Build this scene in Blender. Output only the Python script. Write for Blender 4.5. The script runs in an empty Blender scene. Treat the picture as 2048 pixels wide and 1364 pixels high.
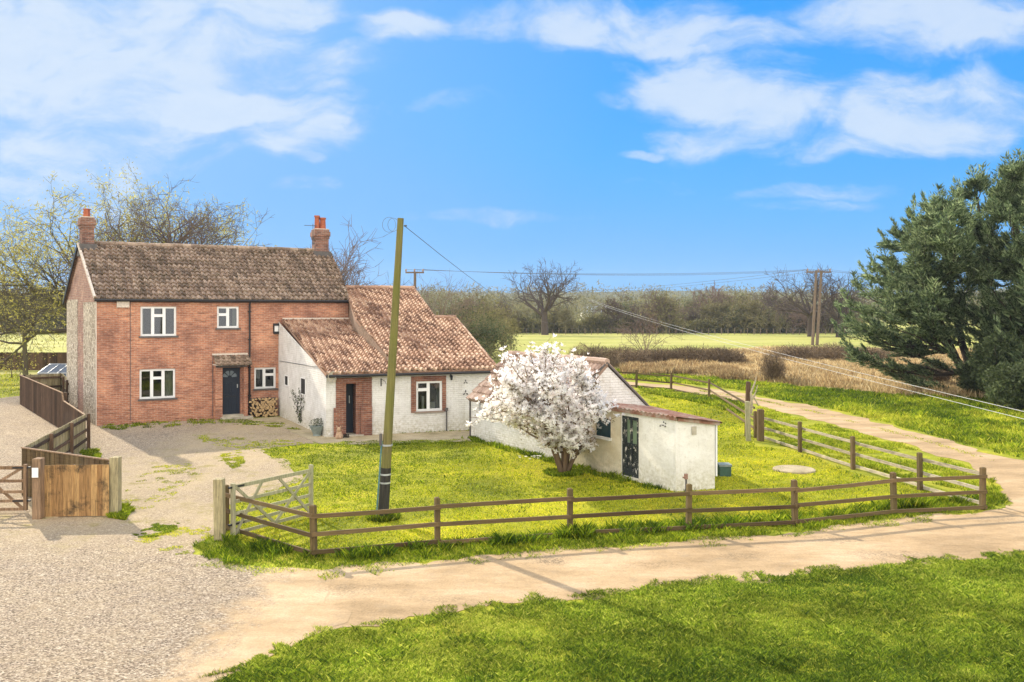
import bpy, bmesh, math, random
import numpy as np
from mathutils import Vector, Matrix
from mathutils.geometry import tessellate_polygon
S = bpy.context.scene
COL = S.collection
R = math.radians
# ------------------------------------------------------------------ camera
F, HY, CH = 1750.0, 620.0, 5.0
cam_d = bpy.data.cameras.new("camera"); cam = bpy.data.objects.new("camera", cam_d); COL.objects.link(cam)
cam.location = (0, 0, CH); cam.rotation_euler = (R(90), 0, 0)
cam_d.sensor_width = 36; cam_d.lens = 36 * F / 2048; cam_d.shift_y = (HY - 682) / 2048
cam_d.clip_end = 6000; cam_d.clip_start = .1
S.camera = cam
S.view_settings.view_transform = 'Standard'; S.view_settings.look = 'None'
S.view_settings.exposure = EXPO = 0.58; S.view_settings.gamma = 1
# ------------------------------------------------------------------ sun + sky
SAZ = Vector((-.59, .807)).normalized(); SEL = R(31)
sun_d = bpy.data.lights.new("sun", 'SUN'); sun = bpy.data.objects.new("sun", sun_d); COL.objects.link(sun)
sun_d.energy = 4.9; sun_d.angle = R(.6); sun_d.color = (1, .88, .70)
tos = Vector((SAZ.x * math.cos(SEL), SAZ.y * math.cos(SEL), math.sin(SEL)))
sun.rotation_euler = tos.to_track_quat('Z', 'Y').to_euler(); sun.location = (-30, 40, 30)
W = bpy.data.worlds.new("World"); S.world = W; W.use_nodes = True

class NT:
    def __init__(s, t): s.t = t; t.nodes.clear()
    def n(s, typ, **k):
        x = s.t.nodes.new(typ)
        for a, b in k.items():
            if a == 'ins':
                for i, v in b.items():
                    if hasattr(v, 'is_output') or isinstance(v, bpy.types.NodeSocket): s.t.links.new(v, x.inputs[i])
                    else: x.inputs[i].default_value = v
            else: setattr(x, a, b)
        return x
    def l(s, a, b): s.t.links.new(a, b)
    def m(s, op, a, b=None, c=None, clamp=False):
        x = s.n('ShaderNodeMath', operation=op, use_clamp=clamp)
        for i, v in enumerate((a, b, c)):
            if v is None: continue
            if isinstance(v, bpy.types.NodeSocket): s.l(v, x.inputs[i])
            else: x.inputs[i].default_value = v
        return x.outputs[0]
    def noise(s, vec, scale, detail=4, rough=.55, dist=0, out=0):
        x = s.n('ShaderNodeTexNoise', ins={'Scale': scale, 'Detail': detail, 'Roughness': rough, 'Distortion': dist})
        if vec is not None: s.l(vec, x.inputs['Vector'])
        return x.outputs[out]
    def ramp(s, fac, stops, interp='LINEAR'):
        x = s.n('ShaderNodeValToRGB'); x.color_ramp.interpolation = interp
        e = x.color_ramp.elements
        while len(e) < len(stops): e.new(.5)
        for i, (p, c) in enumerate(stops):
            e[i].position = p
            e[i].color = (c, c, c, 1) if isinstance(c, (int, float)) else (*c, 1)
        s.l(fac, x.inputs[0]); return x.outputs[0]
    def mix(s, fac, a, b, blend='MIX'):
        x = s.n('ShaderNodeMix', data_type='RGBA', blend_type=blend)
        for i, v in ((0, fac), (6, a), (7, b)):
            if isinstance(v, bpy.types.NodeSocket): s.l(v, x.inputs[i])
            elif i == 0: x.inputs[0].default_value = v
            else: x.inputs[i].default_value = (*v, 1)
        return x.outputs[2]
    def mapping(s, vec, scale=(1, 1, 1), loc=(0, 0, 0), rot=(0, 0, 0)):
        x = s.n('ShaderNodeMapping', ins={'Scale': scale, 'Location': loc, 'Rotation': rot}); s.l(vec, x.inputs['Vector']); return x.outputs[0]

def sky():
    t = NT(W.node_tree)
    st = t.n('ShaderNodeTexSky', sky_type='NISHITA', sun_disc=False, sun_elevation=SEL, sun_rotation=math.atan2(SAZ.x, SAZ.y),
             air_density=1.0, dust_density=.6, ozone_density=2.6)
    co = t.n('ShaderNodeTexCoord').outputs['Generated']
    sp = t.n('ShaderNodeSeparateXYZ'); t.l(co, sp.inputs[0])
    x, y, z = sp.outputs
    yy = t.m('MAXIMUM', y, .05)
    a = t.m('DIVIDE', x, yy); e = t.m('DIVIDE', z, yy)
    ae = t.n('ShaderNodeCombineXYZ', ins={0: a, 1: e, 2: 0.0}).outputs[0]
    # (px, py, rx, ry, strength)
    blobs = [(60, 120, 330, 190, 1.1), (40, 330, 230, 130, .8), (430, 30, 330, 90, 1.0), (420, 215, 330, 55, 1.0), (600, 255, 140, 75, .85),
             (680, 180, 90, 28, .7), (800, 45, 120, 42, .95), (1180, 40, 300, 70, .9), (1420, 75, 360, 50, .9), (120, 200, 400, 280, .85), (320, 90, 460, 140, .9),
             (1850, 50, 360, 85, .9), (1480, 165, 230, 90, .98), (1780, 215, 470, 100, .95), (1560, 280, 340, 55, .75), (610, 375, 110, 24, .55),
             (1300, 380, 130, 26, .45), (1230, 195, 50, 20, .45), (1280, 312, 80, 14, .6), (630, 322, 40, 16, .5), (960, 440, 420, 18, .45), (60, 420, 260, 40, .55), (1700, 390, 330, 22, .42), (820, 200, 260, 30, .38), (1250, 130, 120, 18, .5), (330, 300, 200, 40, .55), (1060, 330, 200, 20, .35), (1620, 420, 260, 16, .35)]
    tot = None
    wn = t.noise(ae, 9, 4, .5, out=1)
    w3 = t.n('ShaderNodeVectorMath', operation='SUBTRACT', ins={1: (.5, .5, .5)}); t.l(wn, w3.inputs[0])
    w4 = t.n('ShaderNodeVectorMath', operation='SCALE', ins={'Scale': .055}); t.l(w3.outputs[0], w4.inputs[0])
    w5 = t.n('ShaderNodeVectorMath', operation='ADD'); t.l(w4.outputs[0], w5.inputs[0]); t.l(ae, w5.inputs[1])
    for px, py, rx, ry, k in blobs:
        d = t.n('ShaderNodeVectorMath', operation='SUBTRACT', ins={1: ((px - 1024) / F, (HY - py) / F, 0)}); t.l(w5.outputs[0], d.inputs[0])
        d2 = t.n('ShaderNodeVectorMath', operation='MULTIPLY', ins={1: (F / rx, F / ry, 0)}); t.l(d.outputs[0], d2.inputs[0])
        L = t.n('ShaderNodeVectorMath', operation='LENGTH'); t.l(d2.outputs[0], L.inputs[0])
        v = t.n('ShaderNodeMapRange', interpolation_type='SMOOTHSTEP', ins={1: 1.35, 2: .35, 3: 0.0, 4: k}); t.l(L.outputs['Value'], v.inputs[0])
        tot = v.outputs[0] if tot is None else t.m('MAXIMUM', tot, v.outputs[0])
    st2 = t.mapping(w5.outputs[0], (1, 2.3, 1), rot=(0, 0, R(-6)))
    n1 = t.noise(st2, 6.0, 9, .55, .5); n2 = t.noise(st2, 24, 9, .66)
    nn = t.m('ADD', t.m('MULTIPLY', n1, 1.6), t.m('MULTIPLY', n2, .25))
    c = t.m('ADD', tot, t.m('MULTIPLY', t.m('SUBTRACT', nn, .90), 1.5))
    cm = t.n('ShaderNodeMapRange', interpolation_type='SMOOTHSTEP', ins={1: .30, 2: 1.12, 3: 0.0, 4: .80}); t.l(c, cm.inputs[0])
    gate = t.m('MULTIPLY', cm.outputs[0], t.m('MULTIPLY', tot, 3, clamp=True))
    # unseen bright cloud deck added over the sky behind the viewer as fill light
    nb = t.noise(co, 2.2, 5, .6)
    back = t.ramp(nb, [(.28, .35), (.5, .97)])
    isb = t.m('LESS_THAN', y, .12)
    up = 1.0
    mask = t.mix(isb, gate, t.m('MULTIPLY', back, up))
    # stylised strong blue: Nishita colour deepened
    cl = t.n('ShaderNodeVectorMath', operation='MINIMUM', ins={1: (6.0, 6.0, 6.0)}); t.l(st.outputs[0], cl.inputs[0])
    # clean spring air: a deep azure that pales towards the sun and a little towards the horizon
    sund = t.n('ShaderNodeVectorMath', operation='DOT_PRODUCT', ins={1: tuple(tos)}); t.l(co, sund.inputs[0])
    glow = t.ramp(sund.outputs['Value'], [(.72, 0), (.86, .22), (.97, .6)])
    az = t.ramp(e, [(0.0, (.38, 1.95, 4.0)), (.05, (.32, 1.95, 4.3)), (.18, (.18, 1.80, 4.4)), (.36, (.05, 1.55, 4.4))])
    az = t.mix(glow, az, (2.0, 3.0, 4.3))
    b2 = t.mix(.06, az, cl.outputs[0])
    ccol = t.mix(t.ramp(c, [(.55, 0), (1.0, .75)]), CLOUD_A, CLOUD_B); ccol = t.mix(t.ramp(n2, [(.40, 0), (.62, .5)]), ccol, CLOUD_B)
    ccol = t.mix(isb, ccol, FILLCLOUD)
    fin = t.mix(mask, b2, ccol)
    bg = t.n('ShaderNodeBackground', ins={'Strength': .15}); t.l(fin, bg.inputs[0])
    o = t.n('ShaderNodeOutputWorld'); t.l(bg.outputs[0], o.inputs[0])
SKYTINT = (.62, .88, 1.12); CLOUD_A = (2.2, 2.95, 4.1); CLOUD_B = (3.5, 3.9, 4.35); FILLCLOUD = (11.5, 10.9, 10.2)
sky()

# ------------------------------------------------------------------ geometry helpers
def G(px, py, z=0.0):
    Z = F * (CH - z) / (py - HY); return Vector(((px - 1024) / F * Z, Z, z))
def P3(px, py, Z): return Vector(((px - 1024) / F * Z, Z, CH - (py - HY) / F * Z))
def mat(name, build, **kw):
    m = bpy.data.materials.new(name); m.use_nodes = True; t = NT(m.node_tree)
    o = t.n('ShaderNodeOutputMaterial'); sh = build(t)
    t.l(sh, o.inputs[0]); return m
def pbsdf(t, col, rough=.85, bump=None, bstr=.3, bdist=.01, spec=.3, **k):
    b = t.n('ShaderNodeBsdfPrincipled')
    if isinstance(col, bpy.types.NodeSocket): t.l(col, b.inputs['Base Color'])
    else: b.inputs['Base Color'].default_value = (*col, 1)
    if isinstance(rough, bpy.types.NodeSocket): t.l(rough, b.inputs['Roughness'])
    else: b.inputs['Roughness'].default_value = rough
    b.inputs['Specular IOR Level'].default_value = spec
    for a, v in k.items(): b.inputs[a.replace('_', ' ')].default_value = v
    if bump is not None:
        bp = t.n('ShaderNodeBump', ins={'Strength': bstr, 'Distance': bdist, 'Height': bump}); t.l(bp.outputs[0], b.inputs['Normal'])
    return b.outputs[0]
def attr(t, name='tint'): return t.n('ShaderNodeAttribute', attribute_name=name).outputs['Fac']
def pos(t): return t.n('ShaderNodeNewGeometry').outputs['Position']

ROOTLOC = {}
def tag(o, label=None, cat=None, group=None, kind=None):
    if label: o['label'] = label
    if cat: o['category'] = cat
    if group: o['group'] = group
    if kind: o['kind'] = kind
    return o
def thing(name, label, cat, loc=(0, 0, 0), group=None, rz=0):
    o = bpy.data.objects.new(name, None); COL.objects.link(o); o.location = loc; o.rotation_euler.z = rz; o.empty_display_size = .2
    return tag(o, label, cat, group)
def rootoff(p):
    v = Vector((0, 0, 0))
    while p is not None: v += p.location; p = p.parent
    return v
def emit(name, V, Fc, m, parent=None, world=True, tint=None, smooth=False, uv=None, uvbox=False, ftint=None):
    """V (n,3) array, Fc list/array of faces. World-space coordinates unless world=False."""
    V = np.asarray(V, dtype=np.float64).reshape(-1, 3)
    if world and parent is not None: V = V - np.array(rootoff(parent))
    me = bpy.data.meshes.new(name)
    if isinstance(Fc, np.ndarray):
        k = Fc.shape[1]; nf = Fc.shape[0]
        me.vertices.add(len(V)); me.vertices.foreach_set('co', V.astype(np.float32).ravel())
        me.loops.add(nf * k); me.loops.foreach_set('vertex_index', Fc.astype(np.int32).ravel())
        me.polygons.add(nf); me.polygons.foreach_set('loop_start', np.arange(nf, dtype=np.int32) * k)
        me.polygons.foreach_set('loop_total', np.full(nf, k, dtype=np.int32)); me.update(calc_edges=True)
    else:
        me.from_pydata([tuple(v) for v in V], [], [tuple(f) for f in Fc]); me.update()
    if tint is not None:
        a = me.attributes.new('tint', 'FLOAT', 'POINT'); a.data.foreach_set('value', np.asarray(tint, dtype=np.float32))
    if ftint is not None:
        a = me.attributes.new('tint', 'FLOAT', 'FACE'); a.data.foreach_set('value', np.asarray(ftint, dtype=np.float32))
    if uvbox:
        ul = me.uv_layers.new(name='UVMap')
        wv = V + (np.array(rootoff(parent)) if parent is not None and world else 0)
        for p in me.polygons:
            n = p.normal
            if abs(n.z) > .8: tx = Vector((1, 0, 0)); ty = Vector((0, 1, 0))
            else:
                tx = Vector((-n.y, n.x, 0)).normalized(); ty = Vector((0, 0, 1))
            for li in p.loop_indices:
                c = Vector(wv[me.loops[li].vertex_index]); ul.data[li].uv = (c.dot(tx), c.dot(ty))
    if smooth: me.polygons.foreach_set('use_smooth', [True] * len(me.polygons))
    me.materials.append(m)
    o = bpy.data.objects.new(name, me); COL.objects.link(o)
    if parent is not None: o.parent = parent
    return o
class MB:
    def __init__(s): s.v = []; s.f = []; s.t = []; s.ft = []
    def add(s, vs, fs, tint=0.5):
        b = len(s.v); s.v += [tuple(v) for v in vs]; s.f += [tuple(i + b for i in f) for f in fs]; s.t += [tint] * len(vs); return s
    def box8(s, p, tint=.5):   # p: 4 bottom ring, 4 top ring
        return s.add(p, [(3, 2, 1, 0), (4, 5, 6, 7), (0, 1, 5, 4), (1, 2, 6, 5), (2, 3, 7, 6), (3, 0, 4, 7)], tint)
    def box(s, x0, y0, z0, x1, y1, z1, tint=.5):
        return s.box8([(x0, y0, z0), (x1, y0, z0), (x1, y1, z0), (x0, y1, z0), (x0, y0, z1), (x1, y0, z1), (x1, y1, z1), (x0, y1, z1)], tint)
    def bar(s, a, b, w, h, up=(0, 0, 1), tint=.5):    # rectangular bar from a to b, w across, h along up
        a = Vector(a); b = Vector(b); d = (b - a).normalized(); upv = Vector(up)
        sd = d.cross(upv)
        if sd.length < 1e-4: sd = d.cross(Vector((0, 1, 0)))
        sd.normalize(); u2 = sd.cross(d).normalized()
        r = lambda c: [c - sd * w / 2 - u2 * h / 2, c + sd * w / 2 - u2 * h / 2, c + sd * w / 2 + u2 * h / 2, c - sd * w / 2 + u2 * h / 2]
        return s.box8(r(a) + r(b), tint) if False else s.add(r(a) + r(b), [(0, 1, 2, 3), (7, 6, 5, 4), (0, 4, 5, 1), (1, 5, 6, 2), (2, 6, 7, 3), (3, 7, 4, 0)], tint)
    def tube(s, pts, rad, k=8, cap=True, tint=.5):
        pts = [Vector(p) for p in pts]; n = len(pts)
        if not hasattr(rad, '__len__'): rad = [rad] * n
        vs = []; prev = None
        for i, p in enumerate(pts):
            d = (pts[min(i + 1, n - 1)] - pts[max(i - 1, 0)])
            d = d.normalized() if d.length > 1e-9 else Vector((0, 0, 1))
            if prev is None: sd = d.orthogonal().normalized()
            else:
                sd = prev - d * prev.dot(d); sd = sd.normalized() if sd.length > 1e-6 else d.orthogonal().normalized()
            prev = sd; u2 = d.cross(sd)
            for j in range(k):
                an = 2 * math.pi * j / k; vs.append(p + (sd * math.cos(an) + u2 * math.sin(an)) * rad[i])
        fs = [(i * k + j, i * k + (j + 1) % k, (i + 1) * k + (j + 1) % k, (i + 1) * k + j) for i in range(n - 1) for j in range(k)]
        if cap: fs += [tuple(range(k - 1, -1, -1)), tuple((n - 1) * k + j for j in range(k))]
        return s.add(vs, fs, tint)
    def build(s, name, m, parent=None, world=True, smooth=False, uvbox=False):
        return emit(name, s.v, s.f, m, parent, world, tint=s.t, smooth=smooth, uvbox=uvbox)
class Frame:      # local frame: u along a wall, v into the building, z up
    def __init__(s, O, th, phi):
        s.O = Vector((O[0], O[1], 0)); s.u = Vector((math.cos(R(th)), math.sin(R(th)), 0)); s.v = Vector((-math.sin(R(phi)), math.cos(R(phi)), 0))
    def p(s, u, v, z): return s.O + s.u * u + s.v * v + Vector((0, 0, z))
    def box(s, mb, u0, u1, v0, v1, z0, z1, tint=.5):
        q = [(u0, v0), (u1, v0), (u1, v1), (u0, v1)]
        return mb.box8([s.p(a, b, z0) for a, b in q] + [s.p(a, b, z1) for a, b in q], tint)
    def hit(s, px, py, v=0.0):     # pixel -> (u, z) on the wall plane at depth v
        o = s.O + s.v * v; n = Vector((-s.u.y, s.u.x, 0)); d = Vector(((px - 1024) / F, 1, -(py - HY) / F)); c = Vector((0, 0, CH))
        k = n.dot(o - c) / n.dot(d); q = c + d * k - o
        return q.dot(s.u), q.z
    def hitv(s, px, py, u=0.0):    # pixel -> (v, z) on the side plane at u
        o = s.O + s.u * u; n = Vector((-s.v.y, s.v.x, 0)); d = Vector(((px - 1024) / F, 1, -(py - HY) / F)); c = Vector((0, 0, CH))
        k = n.dot(o - c) / n.dot(d); q = c + d * k - o
        return q.dot(s.v), q.z
rngs = lambda k: np.random.default_rng(k)
def vnoise(x, y, seed=0):
    r = rngs(seed); T = r.random((256, 256)); xi = np.floor(x).astype(int); yi = np.floor(y).astype(int); fx = x - xi; fy = y - yi
    fx = fx * fx * (3 - 2 * fx); fy = fy * fy * (3 - 2 * fy); g = lambda a, b: T[a % 256, b % 256]
    return (g(xi, yi) * (1 - fx) + g(xi + 1, yi) * fx) * (1 - fy) + (g(xi, yi + 1) * (1 - fx) + g(xi + 1, yi + 1) * fx) * fy
def inpoly(x, y, poly):
    c = np.zeros(len(x), bool); n = len(poly)
    for i in range(n):
        x1, y1 = poly[i]; x2, y2 = poly[(i + 1) % n]
        if y1 == y2: continue
        k = ((y1 > y) != (y2 > y)) & (x < (x2 - x1) * (y - y1) / (y2 - y1) + x1); c ^= k
    return c
def wpoly(pp): return [tuple(G(*p)[:2]) for p in pp]
HAZE = .0002
# ------------------------------------------------------------------ materials
def m_brick(name, c1, c2, mortar, wash=None, scale=1, bumps=.5, dirt=.35):
    def b(t):
        uv = t.n('ShaderNodeTexCoord').outputs['UV']
        br = t.n('ShaderNodeTexBrick', offset=.5, ins={'Color1': (*c1, 1), 'Color2': (*c2, 1), 'Mortar': (*mortar, 1), 'Scale': scale, 'Mortar Size': .010,
                 'Mortar Smooth': .3, 'Bias': -.1, 'Brick Width': .235, 'Row Height': .08}); t.l(uv, br.inputs['Vector'])
        n = t.noise(uv, .9, 5, .65); n2 = t.noise(uv, 7, 4, .6); n3 = t.noise(uv, 30, 3, .6)
        col = t.mix(1.0, br.outputs[0], t.ramp(n, [(.3, (.52, .50, .52)), (.45, (.9, .88, .88)), (.55, (1.1, 1.1, 1.05)), (.70, (1.45, 1.5, 1.4))]), 'MULTIPLY')
        col = t.mix(t.ramp(n2, [(.5, 0), (.75, dirt)]), col, (.12, .075, .055))
        col = t.mix(t.ramp(n3, [(.60, 0), (.72, .55)]), col, (.55, .40, .30))
        st = t.noise(t.mapping(uv, (1.6, 11, 1)), 1, 5, .75); col = t.mix(t.ramp(st, [(.50, 0), (.66, .75)]), col, (c2[0] * .38, c2[1] * .42, c2[2] * .5))
        pt = t.noise(t.mapping(uv, (3.5, 9, 1)), 1, 3, .8); col = t.mix(t.ramp(pt, [(.56, 0), (.68, .6)]), col, (c1[0] * 1.25, c1[1] * 1.7, c1[2] * 2.0))
        h = t.m('SUBTRACT', t.m('MULTIPLY', n3, .4), br.outputs['Fac'])
        return pbsdf(t, col, .9, h, bumps, .012)
    return mat(name, b)
M = {}
def sand(t, p):
    n = t.noise(t.mapping(p, (.35, .8, 1)), 1, 7, .7); n2 = t.noise(p, 3, 6, .7); n3 = t.noise(p, 26, 4, .7)
    col = t.ramp(n, [(.32, (.25, .175, .095)), (.5, (.40, .285, .16)), (.66, (.50, .375, .235))])
    col = t.mix(t.ramp(n2, [(.52, 0), (.70, .6)]), col, (.32, .245, .155)); col = t.mix(1.0, col, t.ramp(n3, [(.3, (.82,) * 3), (.7, (1.16,) * 3)]), 'MULTIPLY')
    v = t.n('ShaderNodeTexVoronoi', ins={'Scale': 13}); t.l(p, v.inputs['Vector'])
    col = t.mix(t.m('MULTIPLY', t.ramp(v.outputs['Distance'], [(.06, 1), (.12, 0)]), t.ramp(n2, [(.5, 0), (.62, .8)])), col, (.14, .11, .08))
    w = t.noise(p, 2.6, 5, .7, out=1); wv = t.n('ShaderNodeVectorMath', operation='SCALE', ins={'Scale': 1.3}); t.l(w, wv.inputs[0]); pw = t.n('ShaderNodeVectorMath', operation='ADD'); t.l(p, pw.inputs[0]); t.l(wv.outputs[0], pw.inputs[1])
    for px_, py_, rx_, ry_, k_ in ((1095, 1122, .55, .5, .8), (1790, 1112, 1.1, .4, .65), (1670, 1078, .8, .3, .5), (1480, 1112, .7, .25, .4), (1320, 1132, .9, .25, .35), (700, 1178, .8, .4, .4), (1990, 1040, .9, .4, .4), (1880, 905, .7, .5, .35), (900, 1200, .7, .3, .3)):
        q = G(px_, py_); d = t.n('ShaderNodeVectorMath', operation='SUBTRACT', ins={1: (q.x + .65, q.y + .65, .65)}); t.l(pw.outputs[0], d.inputs[0]); d2 = t.n('ShaderNodeVectorMath', operation='MULTIPLY', ins={1: (1 / rx_, 1 / ry_, 0)}); t.l(d.outputs[0], d2.inputs[0]); L = t.n('ShaderNodeVectorMath', operation='LENGTH'); t.l(d2.outputs[0], L.inputs[0])
        col = t.mix(t.m('MULTIPLY', t.ramp(L.outputs['Value'], [(.3, 1), (1.0, 0)]), t.m('MULTIPLY', t.ramp(n3, [(.42, 1), (.56, .15)]), k_)), col, (.10, .08, .055))
    return col, t.m('ADD', n2, t.m('MULTIPLY', n3, .4))
M['brick'] = m_brick('red_brick', (.50, .215, .125), (.36, .14, .083), (.46, .33, .25))
M['brick_pale'] = m_brick('pale_brick', (.42, .24, .18), (.34, .18, .14), (.42, .36, .30), dirt=.15)
M['brick_trim'] = m_brick('brown_brick', (.26, .10, .06), (.18, .065, .045), (.28, .22, .18))
M['brick_chim'] = m_brick('chimney_brick', (.30, .13, .085), (.17, .085, .065), (.28, .25, .22))
def b(t):
    uv = t.n('ShaderNodeTexCoord').outputs['UV']
    v = t.n('ShaderNodeTexVoronoi', feature='DISTANCE_TO_EDGE', ins={'Scale': 2.9, 'Randomness': 1}); wv = t.mapping(uv, (1, 1.7, 1)); t.l(wv, v.inputs['Vector'])
    v2 = t.n('ShaderNodeTexVoronoi', ins={'Scale': 2.9}); t.l(wv, v2.inputs['Vector'])
    st = t.mix(v2.outputs['Color'], (.22, .17, .12), (.50, .43, .33))
    e = t.ramp(v.outputs['Distance'], [(.02, 0), (.09, 1)]); n = t.noise(uv, 14, 4)
    col = t.mix(e, (.70, .62, .49), st); col = t.mix(t.ramp(n, [(.45, 0), (.7, .5)]), col, (.5, .45, .37))
    return pbsdf(t, col, .95, e, .6, .03)
M['stone'] = mat('rubble_stone', b)
def m_white(name, base, stain, sc=1.0, brick=True, low=True, amt=.6, cracks=0):
    def b(t):
        uv = t.n('ShaderNodeTexCoord').outputs['UV']
        n = t.noise(uv, 1.6 * sc, 6, .68); n2 = t.noise(uv, 9, 5, .65); n3 = t.noise(t.mapping(uv, (6, 14, 1)), 1, 4, .7)
        sp = t.n('ShaderNodeSeparateXYZ'); t.l(pos(t), sp.inputs[0])
        col = t.mix(t.ramp(n, [(.42, 0), (.75, amt)]), base, stain)
        col = t.mix(t.ramp(n2, [(.57, 0), (.72, .55)]), col, (.45, .40, .32))
        rn = t.noise(t.mapping(uv, (5, .7, 1)), 1, 5, .7); col = t.mix(t.ramp(rn, [(.54, 0), (.72, .45)]), col, (.50, .46, .37))
        col = t.mix(t.ramp(n3, [(.66, 0), (.74, .65)]), col, (.22, .19, .16))
        if low:
            lo = t.n('ShaderNodeMapRange', ins={1: .9, 2: .0, 3: 0.0, 4: 1.0}); t.l(sp.outputs[2], lo.inputs[0])
            f = t.m('MULTIPLY', lo.outputs[0], t.ramp(n2, [(.35, 0), (.6, 1)])); col = t.mix(t.m('MULTIPLY', f, .8), col, (.42, .38, .24))
        h = n2
        if brick:
            br = t.n('ShaderNodeTexBrick', offset=.5, ins={'Scale': 1, 'Mortar Size': .013, 'Mortar Smooth': .6, 'Brick Width': .24, 'Row Height': .085}); t.l(t.mapping(uv, (1, 1, 1)), br.inputs['Vector'])
            h = t.m('SUBTRACT', t.m('MULTIPLY', n2, 1.4), br.outputs['Fac'])
            col = t.mix(t.m('MULTIPLY', br.outputs['Fac'], .22), col, (.45, .42, .38))
        return pbsdf(t, col, .8, h, .75, .018)
    return mat(name, b)
M['white'] = m_white('white_painted_brick', (.80, .785, .75), (.55, .53, .48), amt=.85)
M['cream'] = m_white('cream_render', (.72, .64, .48), (.52, .40, .22), 1.4, False, amt=.8)
M['render'] = m_white('white_render', (.78, .76, .70), (.55, .52, .44), .8, False, amt=.85)
def m_roof(name, c1, c2, c3, moss, mossamt, lich=(.45, .42, .36)):
    def b(t):
        p = pos(t); ti = attr(t)
        col = t.ramp(ti, [(0, c1), (.5, c2), (1, c3)])
        n = t.noise(p, 1.3, 5, .65); n2 = t.noise(p, 9, 4, .7); n3 = t.noise(p, 22, 3, .6)
        col = t.mix(t.ramp(n3, [(.45, 0), (.75, .5)]), col, lich)
        f = t.m('MULTIPLY', t.ramp(n, [(.38, .15), (.62, 1)]), t.ramp(n2, [(.60 - mossamt, 0), (.72 - mossamt, 1)]))
        col = t.mix(f, col, t.mix(n3, moss, tuple(c * .45 for c in moss)))
        return pbsdf(t, col, .93, n2, .5, .02)
    return mat(name, b)
M['roof'] = m_roof('old_brown_pantile', (.12, .075, .05), (.25, .165, .115), (.38, .275, .20), (.10, .080, .030), .12)
M['roof2'] = m_roof('faded_red_pantile', (.15, .075, .045), (.36, .21, .135), (.55, .385, .27), (.09, .065, .04), .03, (.55, .44, .36))
M['roof3'] = m_roof('outbuilding_pantile', (.20, .125, .09), (.36, .25, .19), (.50, .38, .30), (.12, .10, .06), .02, (.5, .42, .36))
def m_simple(name, c, rough=.6, spec=.4, n=.0, nsc=10, metal=0):
    def b(t):
        col = c
        if n: col = t.mix(t.ramp(t.noise(pos(t), nsc, 5, .65), [(.3, 0), (.7, 1)]), tuple(x * (1 - n) for x in c), tuple(min(1, x * (1 + n)) for x in c))
        return pbsdf(t, col, rough, spec=spec, Metallic=metal)
    return mat(name, b)
M['upvc'] = m_simple('white_plastic', (.80, .80, .78), .35, .5, .04, 3)
M['black'] = m_simple('black_plastic', (.018, .018, .02), .45)
M['navy'] = m_simple('navy_door_paint', (.010, .018, .034), .45, .35, .15, 4)
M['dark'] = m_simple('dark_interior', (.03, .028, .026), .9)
M['lead'] = m_simple('grey_sill', (.11, .10, .095), .8, .3, .25, 8)
M['terracotta'] = m_simple('red_clay', (.34, .10, .05), .8, .3, .3, 12)
M['concrete'] = m_simple('old_concrete', (.40, .36, .28), .9, .2, .35, 5)
M['curtain'] = m_simple('pale_curtain', (.55, .54, .46), .9, .2, .1, 8)
M['galv'] = m_simple('galvanised_metal', (.45, .47, .48), .45, .5, .2, 8, .6)
M['green_box'] = m_simple('dark_green_plastic', (.045, .10, .075), .5, .4, .2, 10)
M['blue_tub'] = m_simple('grey_green_planter', (.22, .26, .24), .7, .3, .2, 10)
M['lime'] = m_simple('lime_mortar', (.60, .52, .43), .9, .2, .2, 14)
M['ceramic'] = m_simple('glazed_insulator', (.3, .2, .14), .3)
M['wirem'] = m_simple('bright_cable', (.55, .56, .56), .5, .4)
M['wired'] = m_simple('dark_cable', (.10, .11, .12), .6, .3)
M['whitebin'] = m_simple('pale_bin_lid', (.62, .64, .68), .5)
M['leaf_dark'] = m_simple('weed_green', (.05, .09, .025), .7, .2, .4, 6)
def b(t):
    g = t.n('ShaderNodeBsdfGlossy', ins={'Color': (.9, .95, 1, 1), 'Roughness': .03}); tr = t.n('ShaderNodeBsdfTransparent', ins={'Color': (.55, .6, .6, 1)})
    fr = t.n('ShaderNodeFresnel', ins={'IOR': 1.5}); m = t.n('ShaderNodeMixShader'); f = t.m('ADD', t.m('MULTIPLY', fr.outputs[0], 1.1), .035)
    t.l(f, m.inputs[0]); t.l(tr.outputs[0], m.inputs[1]); t.l(g.outputs[0], m.inputs[2]); return m.outputs[0]
M['glass'] = mat('window_glass', b)
def m_wood(name, c1, c2, dark=(.05, .035, .02), grain=(30, 30, 2), stain=.3, green=None, gamt=.5):
    def b(t):
        p = t.n('ShaderNodeTexCoord').outputs['Object']; ti = attr(t)
        col = t.ramp(ti, [(0, c1), (1, c2)]); n = t.noise(t.mapping(p, grain), 1, 6, .75); n2 = t.noise(p, 2.2, 6, .75)
        col = t.mix(1.0, col, t.ramp(n, [(.32, (.42, .42, .42)), (.68, (1.5, 1.5, 1.5))]), 'MULTIPLY')
        col = t.mix(t.ramp(n2, [(.52, 0), (.66, stain)]), col, dark)
        if green: col = t.mix(t.ramp(t.noise(p, .8, 3), [(.35, 0), (.6, gamt)]), col, green)
        return pbsdf(t, col, .88, n, .4, .01)
    return mat(name, b)
M['wood_dark'] = m_wood('dark_stained_boards', (.045, .026, .014), (.14, .085, .05))
M['wood_tan'] = m_wood('tan_softwood_boards', (.24, .13, .05), (.44, .27, .11), stain=.9)
M['wood_pale'] = m_wood('pale_weathered_boards', (.28, .235, .12), (.42, .36, .21), stain=.2)
M['wood_rail'] = m_wood('brown_rail_wood', (.055, .030, .014), (.17, .11, .055), grain=(1.5, 3, 45), green=(.12, .10, .03), gamt=.35)
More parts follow.
